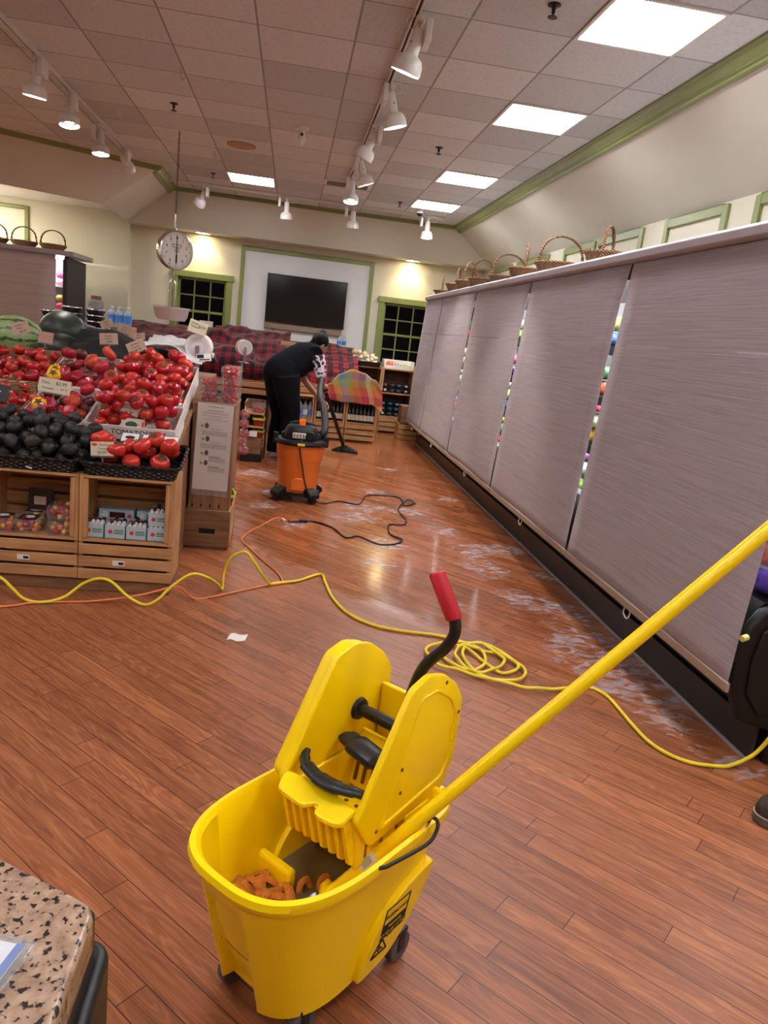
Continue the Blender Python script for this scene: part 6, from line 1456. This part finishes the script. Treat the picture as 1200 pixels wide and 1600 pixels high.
IB.loft([[(cxm+(x-cxm)*k, y, czm+(z-czm)*k) for x, z in ip] for k, y in ((1.05, -.1155), (1.03, -.120), (.99, -.120), (.96, -.1155), (1.05, -.1155))], False, False)
IB.build('raised_border', M_YEL, BX)
rv = MB()
for x, z in ((.27, .70), (.33, .53), (.13, .535), (.135, .475), (.06, .415), (.345, .60)): rv.cyl((x, -.116, z), (x, -.1185, z), .0045, n=10)
rv.build('rivets', mat('rivet_grey', (96, 84, 60), .5), BX)
MB().loft(PL(((.98, .100), (.995, .102), (1, .106), (1, .113), (.99, .118)))).build('side_plate', M_YEL, BX, smooth=50)
MB().loft([[(cxm+(x-cxm)*k, y, czm+(z-czm)*(k+.01)) for x, z in pans] for k, y in ((.955, .117), (.955, .138), (.948, .145), (.93, .150))]).build('outer_shell', M_YEL, BX, smooth=50)
# front wall, lip with notch, ribs
lip = chaikin([(-.098, .012), (-.098, -.026), (-.085, -.044), (-.022, -.048), (-.005, -.045), (.0, -.034), (.006, -.022), (.015, -.022), (.021, -.034), (.026, -.047), (.05, -.052), (.086, -.045), (.099, -.024), (.099, .012)], 1)
MB().loft([[(y_, -x_, z+(.012 if y_ > -.02 else -.004)) for x_, y_ in lip] for z in (.462, .474)]).build('wringer_lip', M_YEL, BX, bevel=.003)
MB().prism([(-.004, .466), (.012, .466), (.034, .365), (.022, .365)], -.098, .098, 'y').build('front_wall', M_YEL, BX, bevel=.002)
rb = MB()
for k in range(8):
    y = -.088+.0252*k
    rb.prism([(-.026, .462), (.010, .462), (.034, .355), (.030, .342), (.020, .338), (.008, .346)], y-.0055, y+.0055, 'y')
rb.build('ribs', M_YEL, BX, bevel=.0015)
MB().bb(.32, .334, -.10, .10, .30, .60).build('back_wall', M_YEL, BX, bevel=.004)
for s in (-1, 1): MB().bb(.02, .33, s*.094-.005, s*.094+.005, .33, .46).build('side_wall', M_YEL, BX, bevel=.003)
MB().bb(.17, .335, -.118, -.10, .365, .40).build('side_wall', M_YEL, BX, bevel=.003)
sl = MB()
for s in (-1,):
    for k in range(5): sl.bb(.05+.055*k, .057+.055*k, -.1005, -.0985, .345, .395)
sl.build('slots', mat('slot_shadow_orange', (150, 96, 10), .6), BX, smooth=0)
fl = MB(); fl.bb(.03, .33, -.095, .095, .35, .36); fl.build('wringer_floor', M_YEL, BX)
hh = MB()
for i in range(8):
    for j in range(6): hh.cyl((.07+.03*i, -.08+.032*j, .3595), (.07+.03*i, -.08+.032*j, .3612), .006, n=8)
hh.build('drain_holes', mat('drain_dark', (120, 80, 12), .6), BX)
pr_ = MB(); pr_.prism([(.215, .36), (.235, .36), (.262, .50), (.245, .505)], -.092, .092, 'y'); pr_.build('press_plate', M_YEL, BX, bevel=.006)
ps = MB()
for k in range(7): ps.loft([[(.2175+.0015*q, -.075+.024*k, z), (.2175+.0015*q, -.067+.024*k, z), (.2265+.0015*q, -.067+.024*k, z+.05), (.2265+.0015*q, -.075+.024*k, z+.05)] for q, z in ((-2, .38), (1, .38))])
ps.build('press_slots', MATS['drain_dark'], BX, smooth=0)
MB().cyl((.235, .10, .557), (.235, -.10, .557), .0155, n=18).lathe([(.016, .086), (.026, .090), (.029, .0995), (.001, .0995)], 20, M=Matrix.Translation((.235, 0, .557)) @ Matrix.Rotation(-pi/2, 4, 'X')).build('cross_rod', M_BLACK, BX)
MB().tube(catmull([(.178, .10, .500), (.172, .08, .515), (.160, .05, .518), (.150, .0, .516), (.150, -.05, .508), (.155, -.10, .505)], 6), [.010]*6+[.016]*3+[.026]*5+[.034]*9+[.026]*8, 12, flat=.55).build('gripper', M_BLACK, BX)
MB().tube(catmull([(.056, .10, .515), (.040, .088, .512), (.022, .068, .508), (.008, .03, .508), (.0, -.01, .510), (.004, -.05, .512), (.015, -.085, .515), (.018, -.10, .516)], 6), [.010]*7+[.012]*6+[.017]*8+[.020]*9+[.016]*6+[.013]*7, 12, flat=.6).build('pour_handle', M_BLACK, BX)
MB().tube(catmull([(.25, -.07, .55), (.25, -.04, .625), (.25, -.045, .675), (.25, -.066, .73), (.25, -.112, .79), (.25, -.130, .832), (.25, -.121, .872), (.25, -.097, .91)], 7), .0135, 14).build('lever', M_BLACK, BX)
MB().tube([(.25, -.124, .862), (.25, -.122, .866), (.25, -.064, .950), (.25, -.062, .954)], [.0165, .019, .019, .016], 18).build('grip', mat('grip_red', (190, 34, 50), .45), BX)
MB().prism([(-.014, .17), (.014, .17), (.012, .243), (.006, .248), (-.006, .248), (-.012, .243)], .055, .165, 'y').build('wave_baffle', M_YEL, BX, bevel=.006)
MB().tube(catmull([(-.03, -.186, .416), (-.02, -.200, .420), (.0, -.206, .421), (.09, -.226, .428), (.125, -.226, .441), (.150, -.212, .447), (.160, -.19, .440), (.162, -.182, .42)], 6), .0042, 10).build('bail', M_BLACK, BX)
wa = thing('mop_water', 'murky grey-brown water standing in the yellow bucket', 'water', (.1414, 1.4142, 0), radians(45))
o = MB().loft([[(x, y, z) for x, y in outl(-.208, .235, .146, N, .012)] for z in (.190, .200)]).build('water', mat('murky_water', (104, 88, 62), .08, var=.12, vs=9, spec=.6), wa)
wa['kind'] = 'stuff'
# mop: handle leans out of the bucket between wringer and rim
mo = thing('mop', 'mop with long yellow handle leaning right out of the bucket, orange strands in the water', 'mop', (.1414, 1.4142, 0), radians(45))
d0 = Vector((-.004, -.030, .215)); dd = (Vector((.545, -.645, 1.159))-Vector((.076, -.117, .35))).normalized()
p0 = Vector((.076, -.117, .35)); t0 = (.225-.35)/dd.z
MB().tube([p0+dd*t0, p0+dd*1.28, p0+dd*1.285], [.0150, .0150, .010], 36).build('handle', mat('handle_yellow', (255, 216, 4), .33, spec=.5), mo)
u = Vector((-.8, -.3, .5)); u = (u-dd*u.dot(dd)).normalized(); w_ = dd.cross(u)
sk = MB(); ring = [(cos(a)*u+sin(a)*w_)*.0154 for a in [radians(-50+12*i) for i in range(9)]]
sk.loft([[p0+dd*t+r for r in ring] for t in (-.045, .0)], False, False, False)
sk.build('barcode_label', M_WHITE, mo, smooth=60)
bq = MB()
for k in range(7): bq.loft([[p0+dd*t+(cos(a)*u+sin(a)*w_)*.0158 for t in (-.038, -.012)] for a in (radians(-34+9*k), radians(-31+9*k))], False, False, False)
bq.build('barcode', M_INK, mo, smooth=0)
MB().box(p0+dd*(t0+.015), (.07, .03, .03), dd.to_track_quat('Z', 'Y').to_matrix()).build('clamp', M_YEL, mo, bevel=.006)
R = random.Random(12); s = MB()
for k in range(20):
    a = Vector((R.uniform(-.10, -.02), R.uniform(.0, .115), .205)); q = R.uniform(0, 6.28); l_ = R.uniform(.05, .09)
    pts = [a, a+Vector((cos(q)*l_*.35, sin(q)*l_*.35, R.uniform(.008, .024))), a+Vector((cos(q)*l_*.8, sin(q)*l_*.8, R.uniform(.006, .018))), a+Vector((cos(q+.5)*l_, sin(q+.5)*l_, -.012))]
    s.tube(catmull(pts, 5), .0105, 8, flat=.45)
for x, y in ((.02, .035), (.06, .01)):
    s.tube(catmull([(x-.015, y, .195), (x-.008, y+.004, .217), (x+.01, y+.002, .219), (x+.018, y-.004, .195)], 4), .008, 7)
o = s.build('strands', mat('mop_orange', (196, 116, 34), .85, var=.25, vs=60, bump=.5, bs=120), mo, smooth=70); o['kind'] = 'stuff'
# ================================================================ counter corner, boot
ct_ = thing('counter', 'speckled granite counter corner in the lower left foreground', 'counter', (0, 0, 0))
cp_ = [(-.9, .975), (-.203, .558), (-.128, .513), (-.118, .506), (-.113, .494), (-.115, .405), (-.125, -.2), (-1.1, -.2)]
MB().prism(cp_, .962, 1.0, 'z').build('worktop', M_GRAN, ct_, bevel=.005, seg=3)
MB().prism([(-.9, .85), (-.24, .46), (-.2, .40), (-.2, -.15), (-1.1, -.15)], 0, .962, 'z').build('base_cabinet', M_BROWNZ, ct_)
hb = thing('card_terminal', 'black rounded holder fixed under the granite counter edge', 'holder', (-.11, .50, .82))
MB().prism(rrect(.10, .16, .022, 5, -.05, -.02), -.06, .10, 'z').build('shell', M_BLACK, hb, bevel=.008, seg=3)
MB().prism(rrect(.08, .13, .015, 4, -.05, -.02), .10, .142, 'z').build('bracket', M_BLACK, hb)
ac = thing('sign_holder', 'white paper in a clear stand at the lower left corner of the granite counter', 'sign holder', (-.155, .455, 1.001), radians(-14))
MB().box((-.045, -.03, .002), (.10, .085, .004)).build('base', M_CLEAR, ac)
Mt = Matrix.Rotation(radians(-68), 4, 'X')
MB().bb(-.10, .004, -.09, .004, .005, .0065).build('paper', mat('bright_paper', (232, 232, 236), .6), ac, smooth=0)
MB().bb(-.002, .004, -.09, .004, .0066, .007).build('blue_edge', mat('blue_edge', (70, 110, 190), .5), ac, smooth=0)
MB().bb(-.102, .012, -.092, .006, .0075, .0105).build('cover', M_CLEAR, ac, bevel=.001)
bt_ = thing('boot', 'brown work boot with grey sole at the right edge of the floor', 'boot', (1.82, 2.005, 0), radians(172))
M_BOOT = mat('boot_leather', (52, 40, 34), .6, var=.25, vs=25, bump=.3, bs=60)
sol = [(x*.29, y) for x, y in ((-.5, .0), (-.47, .03), (-.3, .036), (-.1, .032), (.1, .042), (.3, .05), (.43, .04), (.5, .0), (.43, -.042), (.3, -.05), (.1, -.042), (-.1, -.036), (-.3, -.036), (-.47, -.03))]
sol = chaikin(sol, 2)
MB().prism(sol, 0, .028, 'z').build('sole', mat('sole_grey', (92, 84, 76), .7), bt_, bevel=.004)
MB().loft([[(x*k+dx, y*k2, z) for x, y in sol] for k, k2, dx, z in ((.97, .95, 0, .026), (.98, 1.0, 0, .045), (.92, .92, -.004, .075), (.74, .80, -.025, .105), (.50, .78, -.058, .13), (.42, .82, -.075, .17), (.44, .9, -.078, .215))]).build('upper', M_BOOT, bt_, smooth=60)
MB().tube([(x*.985, y*.985, .031) for x, y in sol], .003, 6, closed=True).build('welt', mat('welt_tan', (170, 150, 128), .7), bt_)
lc = MB()
for k in range(4): lc.tube([(.045-.028*k, -.03, .085+.014*k), (.045-.028*k, .03, .085+.014*k)], .003, 6)
lc.build('laces', M_BLACK, bt_)
# ---------------------------------------------------------------- lettering becomes plain mesh
_dg = bpy.context.evaluated_depsgraph_get()
for o in [o for o in S.objects if o.type == 'FONT']:
    me = bpy.data.meshes.new_from_object(o.evaluated_get(_dg)); n = bpy.data.objects.new(o.name.split('.')[0], me); COL.objects.link(n)
    n.parent = o.parent; n.matrix_local = o.matrix_local.copy(); bpy.data.objects.remove(o)
